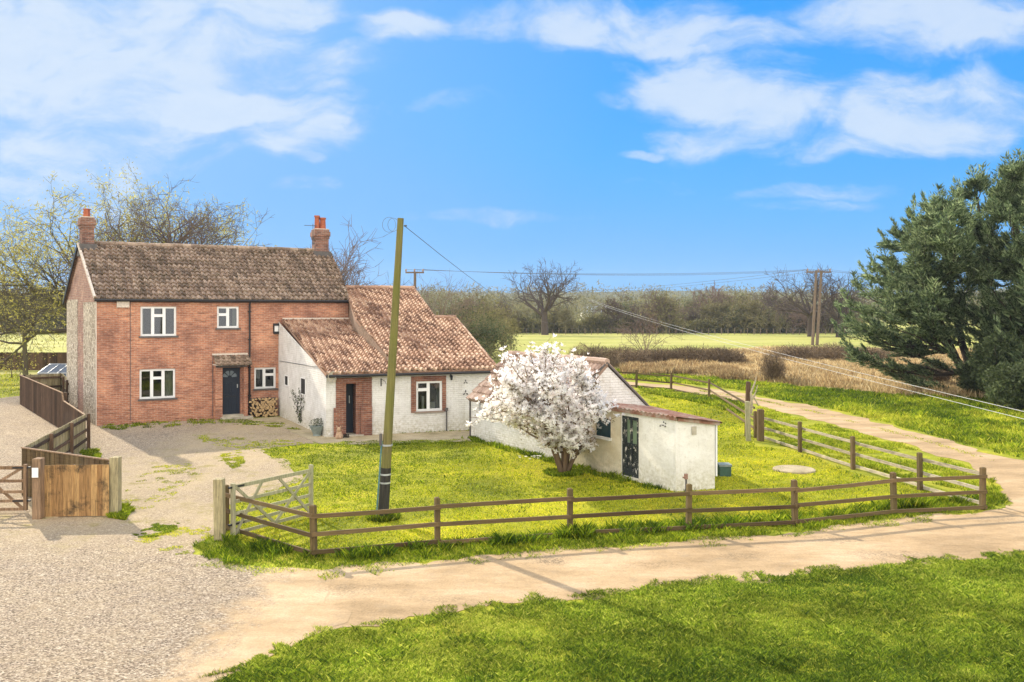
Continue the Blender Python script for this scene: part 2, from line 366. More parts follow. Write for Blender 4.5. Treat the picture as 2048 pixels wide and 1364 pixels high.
M['wood_rail_pale'] = m_wood('pale_rail_wood', (.30, .255, .17), (.46, .40, .29), grain=(1.5, 3, 40), stain=.35)  # paler, greyer brown than the front rails
M['wood_post'] = m_wood('greenish_post_wood', (.075, .048, .024), (.14, .09, .042), green=(.13, .11, .035), gamt=.4)
M['wood_gate'] = m_wood('pale_gate_wood', (.25, .22, .14), (.38, .34, .23), stain=.2, green=(.28, .30, .15), gamt=.5)
M['wood_gate_brown'] = m_wood('brown_gate_wood', (.20, .125, .07), (.30, .20, .12), stain=.3)
M['pole'] = m_wood('algae_green_pole', (.15, .125, .05), (.18, .15, .055), grain=(26, 26, 1.0), stain=.3, green=(.14, .15, .03), gamt=.7)
M['pole_black'] = m_wood('tarred_pole_butt', (.02, .02, .018), (.05, .045, .035), grain=(14, 14, 2))
M['pole_far'] = m_wood('distant_pole_wood', (.12, .085, .06), (.20, .15, .11))
M['log'] = m_wood('log_bark', (.07, .05, .04), (.16, .12, .09)); M['logend'] = m_simple('cut_log_end', (.48, .33, .17), .85, .2, .3, 14)
def m_bark(name, c, g=None):
    def b(t):
        p = pos(t); n = t.noise(t.mapping(p, (5, 5, 1.5)), 1, 5, .7)
        col = t.mix(n, tuple(x * .6 for x in c), tuple(x * 1.5 for x in c))
        if g: col = t.mix(t.ramp(t.noise(p, .9, 3), [(.45, 0), (.65, .7)]), col, g)
        return pbsdf(t, col, .95, n, .4, .03, spec=.15)
    return mat(name, b)
M['bark'] = m_bark('grey_bark', (.10, .08, .06), (.16, .16, .05)); M['bark_grey'] = m_bark('bare_twigs', (.115, .085, .068)); M['bark_red'] = m_bark('purplish_twigs', (.16, .115, .09))
M['bark_olive'] = m_bark('olive_twigs', (.19, .165, .08)); M['bark_dark'] = m_bark('conifer_bark', (.065, .052, .042)); M['bark_mag'] = m_bark('magnolia_bark', (.17, .115, .07))
def m_leaf(name, stops, trans=.35, rough=.6, psc=.6, pl=.5):
    def b(t):
        ti = attr(t); col = t.ramp(ti, stops)
        if pl: col = t.mix(1.0, col, t.ramp(t.noise(pos(t), psc, 3), [(.3, (1 - pl * .6,) * 3), (.7, (1 + pl * .6,) * 3)]), 'MULTIPLY')
        d = pbsdf(t, col, rough, spec=.15); tr = t.n('ShaderNodeBsdfTranslucent'); t.l(col, tr.inputs[0])
        m = t.n('ShaderNodeMixShader', ins={0: trans}); t.l(d, m.inputs[1]); t.l(tr.outputs[0], m.inputs[2]); return m.outputs[0]
    return mat(name, b)
M['cypress'] = m_leaf('cypress_foliage', [(0, (.045, .075, .035)), (.55, (.145, .20, .095)), (1, (.38, .45, .23))], .45, psc=.35)
M['shrub'] = m_leaf('evergreen_shrub_leaves', [(0, (.03, .05, .018)), (1, (.13, .16, .07))], .25)
M['willow'] = m_leaf('willow_buds', [(0, (.30, .27, .06)), (1, (.50, .46, .12))], .45)
M['petal'] = m_leaf('magnolia_petals', [(0, (.86, .78, .76)), (.2, (.93, .90, .88)), (1, (.96, .95, .94))], .6, psc=2, pl=.08)
M['magleaf'] = m_leaf('magnolia_buds', [(0, (.12, .10, .035)), (1, (.26, .22, .09))], .3)
M['ivy'] = m_leaf('hedge_haze_leaves', [(0, (.08, .085, .03)), (1, (.25, .22, .09))], .3, psc=.12)
M['twigs'] = m_leaf('bramble_twigs', [(0, (.07, .05, .032)), (1, (.30, .22, .13))], .2, psc=.25)
M['blade_lawn'] = m_leaf('lawn_blades', [(0, (.09, .14, .010)), (.45, (.37, .43, .018)), (.8, (.62, .58, .03)), (1, (.76, .65, .05))], .45, psc=.35, pl=.55)
M['blade_fg'] = m_leaf('long_grass_blades', [(0, (.05, .10, .012)), (.42, (.25, .34, .022)), (1, (.68, .66, .12))], .5, psc=.8, pl=.6)
M['blade_verge'] = m_leaf('verge_grass_blades', [(0, (.05, .10, .008)), (.5, (.24, .32, .012)), (1, (.58, .56, .06))], .5, psc=.9, pl=.6)
M['blade_dry'] = m_leaf('dry_straw_blades', [(0, (.27, .18, .085)), (.5, (.56, .42, .21)), (1, (.80, .68, .40))], .45, psc=.12, pl=.35)
def ground_mat(name, c1, c2, c3, s1=.35, s2=3.5, bump=.3, speck=None, sp=(.7, .78), fine=40, finec=.35):
    def b(t):
        p = pos(t); n = t.noise(p, s1, 5, .6); n2 = t.noise(p, s2, 5, .65); n3 = t.noise(p, fine, 3, .7)
        col = t.ramp(n, [(.3, c1), (.52, c2), (.75, c3)]); col = t.mix(1.0, col, t.ramp(n2, [(.3, (.78,) * 3), (.7, (1.2,) * 3)]), 'MULTIPLY')
        col = t.mix(1.0, col, t.ramp(n3, [(.3, (1 - finec,) * 3), (.7, (1 + finec,) * 3)]), 'MULTIPLY')
        if speck: col = t.mix(t.ramp(t.noise(p, 1.1, 6, .75), [(sp[0], 0), (sp[1], 1)]), col, speck)
        return pbsdf(t, col, .95, t.m('ADD', n2, t.m('MULTIPLY', n3, .4)), bump, .05, spec=.15)
    return mat(name, b)
def b(t):
    p = pos(t); n = t.noise(t.mapping(p, (.02, .10, 1)), 1, 5, .65); n2 = t.noise(t.mapping(p, (.15, .6, 1)), 1, 5, .7); n3 = t.noise(p, 2.5, 3, .7)
    col = t.ramp(n, [(.32, (.23, .25, .06)), (.5, (.32, .32, .08)), (.68, (.42, .39, .14))]); col = t.mix(1.0, col, t.ramp(n2, [(.3, (.72,) * 3), (.7, (1.25,) * 3)]), 'MULTIPLY')
    col = t.mix(1.0, col, t.ramp(n3, [(.3, (.75,) * 3), (.7, (1.25,) * 3)]), 'MULTIPLY'); return pbsdf(t, col, .95, n3, .4, .05, spec=.1)
M['g_field'] = mat('pasture', b)
M['g_lawn'] = ground_mat('mossy_lawn_soil', (.11, .14, .008), (.26, .26, .012), (.42, .35, .02), .35, 3, .5, fine=14, finec=.5)
M['g_verge'] = ground_mat('verge_soil', (.15, .18, .012), (.26, .27, .018), (.42, .35, .04), .5, 3, .5, fine=18)
M['g_dry'] = ground_mat('rough_dry_ground', (.36, .29, .13), (.48, .37, .19), (.46, .42, .14), .15, 2, .5, fine=6)
def b(t):
    p = pos(t)
    v = t.n('ShaderNodeTexVoronoi', ins={'Scale': 40, 'Randomness': 1}); t.l(p, v.inputs['Vector'])
    sp = t.n('ShaderNodeSeparateXYZ'); t.l(v.outputs['Color'], sp.inputs[0])
    st = t.ramp(sp.outputs[0], [(0, (.10, .075, .052)), (.3, (.255, .20, .142)), (.7, (.40, .325, .238)), (1, (.61, .53, .41))])
    n = t.noise(p, .35, 5, .6); n2 = t.noise(p, 2.2, 5, .65)
    col = t.mix(1.0, st, t.ramp(n, [(.3, (.88, .86, .86)), (.7, (1.1, 1.08, 1.02))]), 'MULTIPLY')
    col = t.mix(t.ramp(n2, [(.45, 0), (.75, .45)]), col, (.46, .36, .22))
    ay = t.n('ShaderNodeSeparateXYZ'); t.l(p, ay.inputs[0])
    # inner yard: sandier with moss
    f = t.n('ShaderNodeMapRange', interpolation_type='SMOOTHSTEP', ins={1: 17.0, 2: 21.0, 3: 0.0, 4: 1.0}); t.l(ay.outputs[1], f.inputs[0])
    f2 = t.n('ShaderNodeMapRange', interpolation_type='SMOOTHSTEP', ins={1: -14.0, 2: -11.5, 3: 0.0, 4: 1.0}); t.l(ay.outputs[0], f2.inputs[0])
    ff = t.m('MULTIPLY', f.outputs[0], f2.outputs[0])
    n4 = t.noise(t.mapping(p, (.9, .35, 1)), 1, 6, .7)
    col = t.mix(t.m('MULTIPLY', ff, t.ramp(n4, [(.42, .35), (.6, .85)])), col, (.46, .36, .22))
    col = t.mix(t.m('MULTIPLY', ff, t.ramp(t.noise(p, 1.1, 6, .75), [(.54, 0), (.64, .7)])), col, (.25, .22, .05))
    n5 = t.noise(p, 34, 3, .7); col = t.mix(1.0, col, t.ramp(n5, [(.3, (.72,) * 3), (.7, (1.25,) * 3)]), 'MULTIPLY')
    # the stones thin out into sand towards the dirt track
    g1 = t.n('ShaderNodeMapRange', interpolation_type='SMOOTHSTEP', ins={1: -6.0, 2: -3.3, 3: 0.0, 4: 1.0}); t.l(ay.outputs[0], g1.inputs[0])
    g2 = t.n('ShaderNodeMapRange', interpolation_type='SMOOTHSTEP', ins={1: 19.0, 2: 17.0, 3: 0.0, 4: 1.0}); t.l(ay.outputs[1], g2.inputs[0])
    gg = t.m('MULTIPLY', g1.outputs[0], g2.outputs[0]); gn = t.m('ADD', gg, t.m('MULTIPLY', t.m('SUBTRACT', t.noise(p, 1.6, 6, .75), .5), 1.6))
    col = t.mix(t.m('MULTIPLY', t.ramp(gn, [(.35, 0), (.75, .95)]), t.m('MULTIPLY', gg, 3.0, clamp=True)), col, sand(t, p)[0])
    hb = t.m('MULTIPLY', t.m('ADD', v.outputs['Distance'], t.m('MULTIPLY', n5, .6)), t.m('SUBTRACT', 1.0, t.m('MULTIPLY', t.ramp(gn, [(.35, 0), (.75, .9)]), t.m('MULTIPLY', gg, 3.0, clamp=True))))
    return pbsdf(t, col, .95, hb, .9, .03, spec=.2)
M['g_gravel'] = mat('loose_gravel', b)
def b(t):
    p = pos(t); col, h = sand(t, p)
    return pbsdf(t, col, .95, h, .7, .05, spec=.15)
M['g_track'] = mat('sandy_dirt', b)
M['g_path'] = ground_mat('mossy_concrete', (.26, .22, .12), (.36, .30, .19), (.44, .37, .26), .8, 3, .3)
M['hill'] = ground_mat('distant_hill', (.06, .08, .05), (.08, .10, .06), (.10, .12, .06), .004, .05, .1, fine=.3)
def b(t):
    uv = t.n('ShaderNodeTexCoord').outputs['UV']; p = pos(t); n = t.noise(p, 2.5, 5, .7); n2 = t.noise(p, 12, 4)
    col = t.ramp(n, [(.35, (.17, .07, .045)), (.5, (.27, .14, .095)), (.62, (.36, .29, .23)), (.75, (.22, .10, .065))]); return pbsdf(t, col, .8, n2, .3, .01)
M['rust'] = mat('rusty_corrugated_iron', b)
def b(t):
    p = t.n('ShaderNodeTexCoord').outputs['Object']; n = t.noise(t.mapping(p, (9, 9, 5)), 1, 5, .75)
    col = t.ramp(n, [(.50, (.028, .034, .034)), (.58, (.55, .52, .45))], 'CONSTANT'); return pbsdf(t, col, .7, n, .3, .01)
M['peel'] = mat('peeling_black_paint', b)
M['shed_glass'] = m_simple('dusty_green_glass', (.16, .22, .14), .3, .6, .25, 3)
M['teal_glass'] = m_simple('dark_teal_glass', (.02, .06, .07), .2, .6)

# ------------------------------------------------------------------ ground
def sheet(name, pts, z, m, jit=0.0, step=.25, seed=1, top=None, kind='structure', label=None, cat=None):
    r = rngs(seed); out = []
    n = len(pts)
    for i in range(n):
        a = Vector(pts[i][:2]); c = Vector(pts[(i + 1) % n][:2]); L = (c - a).length; st = max(step, a.length * .012) if jit else L
        k = max(1, min(400, int(L / st))); nr = Vector((-(c - a).y, (c - a).x)).normalized() if L > 0 else Vector((0, 0))
        for j in range(k):
            q = a + (c - a) * (j / k)
            if jit: q = q + nr * float((vnoise(np.array([q.x * 1.1]), np.array([q.y * 1.1]), seed)[0] - .5) * 2.2 * jit + (r.random() - .5) * jit)
            out.append((q.x, q.y, z))
    tri = tessellate_polygon([[Vector(p) for p in out]])
    fs = []
    for a, bq, c in tri:
        A, B, C = (Vector(out[i]) for i in (a, bq, c))
        fs.append((a, bq, c) if (B - A).cross(C - A).z > 0 else (a, c, bq))
    o = emit(name, out, fs, m); tag(o, label, cat, kind=kind); return o
o = emit('ground', [(-3000, -60, 0), (3000, -60, 0), (3000, 3000, 0), (-3000, 3000, 0)], [(0, 1, 2, 3)], M['g_field']); tag(o, kind='structure')
VERGE = wpoly([(-60, 1700), (2048, 1700), (2600, 1105), (2600, 900), (2048, 780), (1750, 745), (1500, 745), (1150, 738), (1150, 765), (1240, 800), (1100, 900), (560, 900), (420, 1000), (380, 1120)])
sheet('verge_ground', VERGE, .002, M['g_verge'])
DRY = wpoly([(1180, 716), (1500, 700), (1800, 702), (2200, 705), (2300, 800), (2048, 800), (1930, 798), (1800, 795), (1700, 780), (1520, 765), (1400, 757), (1270, 740)])
sheet('rough_meadow', DRY, .006, M['g_dry'], .5)
LAWN = wpoly([(512, 896), (700, 888), (940, 883), (1104, 900), (1290, 860), (1300, 800), (1265, 782), (1342, 792), (1418, 804), (1488, 815), (1508, 890), (1600, 905), (1706, 945), (1840, 975), (1960, 998), (1788, 1012), (1590, 1036), (1377, 1050), (1140, 1068), (875, 1092), (628, 1114), (448, 1078), (470, 1010), (600, 958), (560, 925)])
sheet('lawn', LAWN, .006, M['g_lawn'], .12)
TRACK = wpoly([(250, 1200), (300, 1120), (460, 1128), (640, 1140), (800, 1128), (1000, 1110), (1220, 1095), (1500, 1073), (1750, 1045), (1900, 1025), (1985, 1018), (2012, 1006), (2005, 985), (1976, 952), (1929, 930),
               (1841, 897), (1753, 872), (1665, 849), (1577, 828), (1510, 808), (1480, 802), (1400, 789), (1271, 773), (1180, 766), (1100, 762), (1100, 756), (1180, 757), (1245, 763), (1400, 775), (1480, 785), (1518, 795), (1636, 814), (1753, 844), (1870, 876), (1958, 899), (2048, 926),
               (2300, 1000), (2600, 1060), (2400, 1085), (2048, 1112), (1800, 1134), (1600, 1152), (1400, 1168), (1200, 1192), (1000, 1214), (800, 1244), (640, 1272), (520, 1310), (300, 1330)])
sheet('dirt_track', TRACK, .010, M['g_track'], .26, .14)
GRAVEL = wpoly([(-900, 1750), (200, 1750), (400, 1400), (470, 1340), (520, 1312), (585, 1285), (650, 1262), (690, 1235), (640, 1205), (662, 1180), (610, 1150), (560, 1141), (480, 1133), (410, 1112), (385, 1092), (420, 1072), (440, 1062), (455, 1005), (560, 985), (606, 958), (575, 925), (520, 900),
                (640, 886), (600, 860), (560, 840), (425, 836), (192, 850), (185, 820), (134, 788), (40, 792), (0, 797), (-500, 815), (-1500, 1000)])
sheet('gravel_drive', GRAVEL, .014, M['g_gravel'], .18, .12)
sheet('garden_path', wpoly([(500, 838), (560, 834), (600, 848), (652, 868), (700, 868), (942, 858), (942, 883), (700, 890), (640, 888), (600, 872), (555, 852), (500, 848)]), .019, M['g_path'], .04)
# ------------------------------------------------------------------ building helpers
def wall_open(fr, v, u0, u1, z0, z1, ops, depth=.14, mb=None):
    mb = mb or MB(); us = sorted({u0, u1, *[o[0] for o in ops], *[o[1] for o in ops]}); zs = sorted({z0, z1, *[o[2] for o in ops], *[o[3] for o in ops]})
    us = [u for u in us if u0 <= u <= u1]; zs = [z for z in zs if z0 <= z <= z1]
    for a, b_ in zip(us, us[1:]):
        for c, d in zip(zs, zs[1:]):
            mu, mz = (a + b_) / 2, (c + d) / 2
            if any(o[0] < mu < o[1] and o[2] < mz < o[3] for o in ops): continue
            mb.add([fr.p(a, v, c), fr.p(b_, v, c), fr.p(b_, v, d), fr.p(a, v, d)], [(0, 1, 2, 3)])
    for a, b_, c, d in [o[:4] for o in ops]:
        e = v + depth
        mb.add([fr.p(a, v, c), fr.p(b_, v, c), fr.p(b_, v, d), fr.p(a, v, d), fr.p(a, e, c), fr.p(b_, e, c), fr.p(b_, e, d), fr.p(a, e, d)],
               [(0, 4, 5, 1), (1, 5, 6, 2), (2, 6, 7, 3), (3, 7, 4, 0)])
    return mb
def window(fr, root, rect, lights, v=0.06, m='upvc', sill=True, t=.055, label=None, sillm='lead', sw=.07):
    """lights: list of (frac0, frac1, transom fraction from top or None)"""
    u0, u1, z0, z1 = rect; mb = MB(); pn = MB(); d = .07
    B = lambda a, b_, c, e, v0=v, v1=v + d: fr.box(mb, a, b_, v0, v1, c, e)
    B(u0, u1, z0, z0 + t); B(u0, u1, z1 - t, z1); B(u0, u0 + t, z0 + t, z1 - t); B(u1 - t, u1, z0 + t, z1 - t)
    W_ = u1 - u0 - 2 * t
    for i, (a, b_, tr) in enumerate(lights):
        x0 = u0 + t + W_ * a; x1 = u0 + t + W_ * b_
        if i: B(x0 - .03, x0 + .03, z0 + t, z1 - t, v - .004, v + d - .004)
        segs = [(z0 + t, z1 - t)]
        if tr:
            zt = z1 - t - (z1 - z0 - 2 * t) * tr; B(x0 + .03, x1 - .03, zt - .03, zt + .03, v - .002, v + d - .002); segs = [(z0 + t, zt - .03), (zt + .03, z1 - t)]
        for k, (c, e) in enumerate(segs):
            xa = x0 + (.03 if i else 0); xb = x1 - (.03 if i < len(lights) - 1 else 0); w = .032
            for q in ((xa, xb, c, c + w), (xa, xb, e - w, e), (xa, xa + w, c + w, e - w), (xb - w, xb, c + w, e - w)): fr.box(mb, q[0], q[1], v - .012, v + d - .02, q[2], q[3])
            pn.add([fr.p(xa, v + .03, c), fr.p(xb, v + .03, c), fr.p(xb, v + .03, e), fr.p(xa, v + .03, e)], [(0, 1, 2, 3)])
    wn = mb.build('window', M[m], root)
    if label: wn['label'] = label
    pn.build('pane', M['glass'], wn)
    if sill:
        s = MB(); fr.box(s, u0 - sw, u1 + sw, -.07, v, z0 - .07, z0); s.build('sill', M[sillm], wn)
    return wn
def px_rect(fr, x0, x1, y0, y1, v=0):
    ua, za = fr.hit(x0, (y0 + y1) / 2, v); ub, zb = fr.hit(x1, (y0 + y1) / 2, v)
    _, zt = fr.hit((x0 + x1) / 2, y0, v); _, zl = fr.hit((x0 + x1) / 2, y1, v); return (ua, ub, zl, zt)
def plane_ray(O, n, px, py):
    d = Vector(((px - 1024) / F, 1, -(py - HY) / F)); c = Vector((0, 0, CH)); return c + d * (n.dot(O - c) / n.dot(d))
def tiles(O, U, Sd, left, right, w=.22, c=.33, amp=.028, lip=.04, seed=1, gap=0.0):
    """pantiles over the plane O + a U + s Sd between the edges left/right = [(s, a), ...]; returns V, F, face tint"""
    r = rngs(seed); N = U.cross(Sd).normalized(); s1 = left[-1][0]; ls = np.array(left); rs = np.array(right)
    nc = max(1, round(s1 / c)); c = s1 / nc
    amin = min(ls[:, 1].min(), rs[:, 1].min()) - w; amax = max(ls[:, 1].max(), rs[:, 1].max()) + w
    nt = int((amax - amin) / w) + 1; k = 6; a = amin + np.arange(nt * k + 1) * w / k
    V = []; Fc = []; T = []; O_ = np.array(O); U_ = np.array(U); S_ = np.array(Sd); N_ = np.array(N)
    tid = np.minimum(np.arange(len(a)) // k, nt - 1)
    for j in range(nc):
        ja = r.normal(0, .012, nt); jt = np.clip(r.normal(.5, .33, nt) + .12 * (vnoise(np.arange(nt) * .35, np.full(nt, j * .35), seed) - .5) * 4, 0, 1)
        slip = r.normal(0, .012, nt); off = (r.random() - .5) * .03
        fr_ = ((a - amin) / w) % 1; prof = amp * 1.25 * np.sin(2 * np.pi * fr_) + amp * .45 * np.sin(4 * np.pi * fr_ + .6)
        rows = [(j * c, -lip * .4), (j * c - .01, lip * 1.3), ((j + 1) * c + .01, 0.0)]
        base = len(V) // 1; vb = sum(len(x) for x in V)
        for q, (s, h) in enumerate(rows):
            sl = s + (slip[tid] * (1 if q < 2 else 0)); lo = np.interp(s, ls[:, 0], ls[:, 1]); hi = np.interp(s, rs[:, 0], rs[:, 1])
            aa = np.clip(a + off, lo, hi); hh = h + prof + (ja[tid] if q < 2 else 0)
            V.append(O_ + aa[:, None] * U_ + np.maximum(sl, -.05)[:, None] * S_ + hh[:, None] * N_)
        n = len(a); lo = max(np.interp(j * c, ls[:, 0], ls[:, 1]), -1e9); hi = np.interp((j + .5) * c, rs[:, 0], rs[:, 1]); lo = np.interp((j + .5) * c, ls[:, 0], ls[:, 1])
        for q in range(2):
            for i in range(n - 1):
                if a[i + 1] + off <= lo - .001 or a[i] + off >= hi + .001: continue
                p = vb + q * n + i; Fc.append((p, p + 1, p + 1 + n, p + n)); T.append(jt[tid[i]])
    return np.concatenate(V), np.array(Fc, dtype=np.int64), np.array(T)
def roof_part(root, name, m, O, U, Sd, left, right, deck=.10, **k):
    V, Fc, T = tiles(O, U, Sd, left, right, **k)
    N = U.cross(Sd).normalized(); pts = [O + U * a + Sd * s for s, a in left] + [O + U * a + Sd * s for s, a in reversed(right)]
    n = len(pts); b0 = len(V); dv = [p - N * .03 for p in pts] + [p - N * (deck + .03) for p in pts]
    V = np.concatenate([V, np.array(dv)])
    faces = [tuple(f) for f in Fc]; T = list(T)
    top = list(tessellate_polygon([[Vector(((p - O).dot(U), (p - O).dot(Sd), 0)) for p in pts]]))
    for t3 in top: faces += [tuple(b0 + i for i in t3), tuple(b0 + n + i for i in t3)]; T += [.4, .4]
    for i in range(n): faces.append((b0 + i, b0 + (i + 1) % n, b0 + n + (i + 1) % n, b0 + n + i)); T.append(.4)
    return emit(name, V, faces, M[m], root, ftint=T)
def ridge_caps(root, a, b_, m, rad=.12, n=None, name='ridge_tiles', seed=3):
    a = Vector(a); b_ = Vector(b_); L = (b_ - a).length; n = n or max(1, int(L / .4)); mb = MB(); d = (b_ - a) / n; rr = random.Random(seed)
    for i in range(n):
        p = a + d * i + Vector((0, 0, rr.uniform(-.012, .012))); mb.tube([p, p + d * 1.03 + Vector((0, 0, rr.uniform(-.01, .01)))], [rad * 1.04, rad * .96], 8, tint=rr.random())
    return mb.build(name, M[m], root)
def slab(root, name, m, pts, th=.1, tint=.4, uvbox=False):
    n = (Vector(pts[1]) - Vector(pts[0])).cross(Vector(pts[-1]) - Vector(pts[0])).normalized(); k = len(pts); mb = MB()
    mb.add(list(pts) + [Vector(p) - n * th for p in pts], [tuple(range(k)), tuple(range(2 * k - 1, k - 1, -1))] + [(i, i + k, (i + 1) % k + k, (i + 1) % k) for i in range(k)], tint)
    return mb.build(name, M[m], root, uvbox=uvbox)

# ------------------------------------------------------------------ farmhouse
HF = Frame((-17.9, 37.7), 28.5, 35.2); A = HF.p(0, 0, 0)
HL = HF.hit(697, 600)[0]; EZ = 5.5; DV = 8.0; RZ = 8.03
Bp = HF.p(HL, 0, 0); dr = Vector((-math.sin(R(26)), math.cos(R(26)), 0)); Cp = HF.p(0, DV, 0); Dp = Bp + dr * DV
RL = HF.p(0, DV / 2, RZ); RR = Bp + dr * DV / 2 + Vector((0, 0, RZ))
house = thing('farmhouse', 'two storey red brick farmhouse with mossy brown pantile roof and a chimney at each end', 'house', A)
rects = {k: px_rect(HF, *v) for k, v in dict(a=(281, 353, 613, 672), b=(434, 478, 613, 656), c=(279, 351, 738, 797), d=(508.5, 552, 735, 777), door=(442, 481, 735, 831)).items()}
door_r = rects['door']
wall_open(HF, 0, 0, HL, 0, EZ, [rects[k] for k in 'abcd'] + [(door_r[0], door_r[1], 0, door_r[3])], .12).build('brick_wall', M['brick'], house, uvbox=True)
g = MB()   # gables and back
Z3 = lambda p, z: Vector((p.x, p.y, z))
g.add([A, Cp, Z3(Cp, EZ), RL, Z3(A, EZ)], [(0, 4, 3, 2, 1)]); g.build('gable_wall', M['brick_pale'], house, uvbox=True)
g = MB(); g.add([Bp, Dp, Z3(Dp, EZ), RR, Z3(Bp, EZ)], [(0, 1, 2, 3, 4)]); g.add([Cp, Dp, Z3(Dp, EZ), Z3(Cp, EZ)], [(0, 1, 2, 3)])
g.build('rear_wall', M['brick_pale'], house, uvbox=True)
g = MB()
for a0, a1, zt in ((.14, 3.15, 5.35), (4.7, 7.9, 5.5)):
    r0 = rngs(4); zs = np.linspace(.0, zt, 30); lft = [a0 + (r0.random() - .5) * .16 for _ in zs]; rgt = [a1 + (r0.random() - .5) * .16 for _ in zs]
    pp = [HF.p(-.012, max(.02, x), z) for x, z in zip(lft, zs)] + [HF.p(-.012, min(7.97, x), z) for x, z in reversed(list(zip(rgt, zs)))]
    tri = tessellate_polygon([[Vector((q.y * 10 + q.x * 3, q.z, 0)) for q in pp]]); g.add(pp, [tuple(t_) for t_ in tri])
g.build('stone_facing', M['stone'], house, uvbox=True)
g = MB(); rr = random.Random(5)
for i in range(36): HF.box(g, -.02, .006, -.006, rr.uniform(.1, .19), i * .152, i * .152 + .149, rr.random())
g.build('corner_quoins', M['lime'], house)
# roof
Uh = HF.u; Vp = Vector((-Uh.y, Uh.x, 0)); ov = .16
def house_slope(name, sgn):
    if sgn > 0: O = HF.p(0, 0, EZ); U = Uh; H = Vp; c0, c1 = A, Bp
    else: O = Z3(Dp, EZ); U = -Uh; H = -Vp; c0, c1 = Dp, Cp
    hr = (RL - O).dot(H) if sgn > 0 else (RR - O).dot(H)
    Sd = (H * hr + Vector((0, 0, RZ - EZ))).normalized(); SL = math.hypot(hr, RZ - EZ)
    O2 = O - Sd * ov + Vector((0, 0, .06))
    la = lambda P: (P - O2).dot(U)
    e0, e1 = (RL, RR) if sgn > 0 else (RR, RL)
    left = [(0, la(Z3(c0, EZ)) - .10), (SL + ov, la(e0) - .10)]; right = [(0, la(Z3(c1, EZ)) + .12), (SL + ov, la(e1) + .12)]
    return roof_part(house, name, 'roof', O2, U, Sd, left, right, w=.235, c=.36, seed=11 if sgn > 0 else 12, amp=.040, lip=.065)
house_slope('roof', 1); house_slope('rear_roof', -1)
ridge_caps(house, RL + Vector((0, 0, .10)), RR + Vector((0, 0, .10)), 'roof', .13)
g = MB(); up = Vector((0, 0, .07))
e0 = HF.p(-.1, -.14, EZ - .02); r0_ = RL + Uh * -.1; g.bar(e0 + up, r0_ + up, .09, .12, tint=.5); g.build('lime_verge', M['lime'], house)
g = MB(); g.bar(HF.p(-.14, DV + .16, EZ - .16), RL + Uh * -.14 + Vector((0, 0, -.06)), .05, .2); g.build('bargeboard', M['black'], house)
g = MB(); g.tube([HF.p(-.1, -.15, EZ - .07), HF.p(HL + .1, -.15, EZ - .07)], .062, 8); HF.box(g, 0, HL, -.05, 0, EZ - .16, EZ - .02); g.build('gutter', M['black'], house)
ud = HF.hit(499.5, 700, -.08)[0]
g = MB(); g.tube([HF.p(ud, -.15, EZ - .1), HF.p(ud, -.08, EZ - .3), HF.p(ud, -.08, .1)], .042, 8)
for z in (4.9, 3.6, 2.3, 1.0): HF.box(g, ud - .07, ud + .07, -.1, 0, z, z + .05)
g.build('downpipe', M['black'], house)
for x, zt in ((260.5, 5.35), (425, 2.9)):
    u = HF.hit(x, 700)[0]; g = MB(); g.tube([HF.p(u, -.012, z) for z in np.linspace(.15, zt, 8)], .011, 5); g.build('cable', M['wired'], house)
# chimneys
def chimney(fr, u0, u1, v0, v1, zb, zt, pots, lab):
    g = MB(); fr.box(g, u0, u1, v0, v1, zb, zt - .5)
    fr.box(g, u0 - .035, u1 + .035, v0 - .035, v1 + .035, zt - .5, zt - .36); fr.box(g, u0 - .075, u1 + .075, v0 - .075, v1 + .075, zt - .36, zt - .12); fr.box(g, u0 - .03, u1 + .03, v0 - .03, v1 + .03, zt - .12, zt)
    c = g.build('chimney', M['brick_chim'], house, uvbox=True); c['label'] = lab
    f = MB(); fr.box(f, u0 - .0, u1 + .0, v0 + .0, v1 - .0, zt, zt + .04); f.build('flaunching', M['lime'], c)
    for pu, h, sq in pots:
        f = MB(); p = fr.p(pu, (v0 + v1) / 2, zt + .03); k = 4 if sq else 10
        f.tube([p, p + Vector((0, 0, h * .1)), p + Vector((0, 0, h * .85)), p + Vector((0, 0, h * .87)), p + Vector((0, 0, h))], [.19, .165, .145, .18, .175], k); f.build('chimney_pot', M['terracotta'], c)
    f = MB(); fr.box(f, u0 - .1, u1 + .1, v0 - .1, v1 + .1, zb + .1, RZ + .06 - .0); f.build('flashing', M['lead'], c)
chimney(HF, 0.0, .52, 3.62, 4.3, RZ - .6, 9.32, [(.26, .40, True)], 'chimney on the left gable with one red pot')
CF = Frame((RR.x, RR.y), 28.5, 28.5)
chimney(CF, -.78, -.08, -.36, .36, RZ - .6, 9.25, [(-.60, .72, True), (-.30, .62, False)], 'chimney on the right gable with two red pots')
g = MB(); p = CF.p(-.85, -.1, 8.4); g.tube([p, p + Vector((0, 0, 1.15))], .018, 5); q = p + Vector((0, 0, 1.05)); g.tube([q - Uh * .45, q + Uh * .2], .014, 5)
for i in range(6): c = q - Uh * (.42 - i * .11); g.tube([c - HF.v * .16, c + HF.v * .16], .009, 4)
for z in (.1, .35): CF.box(g, -.90, -.78, -.14, -.06, 8.4 + z, 8.44 + z)
g.build('tv_aerial', M['wired'], house)
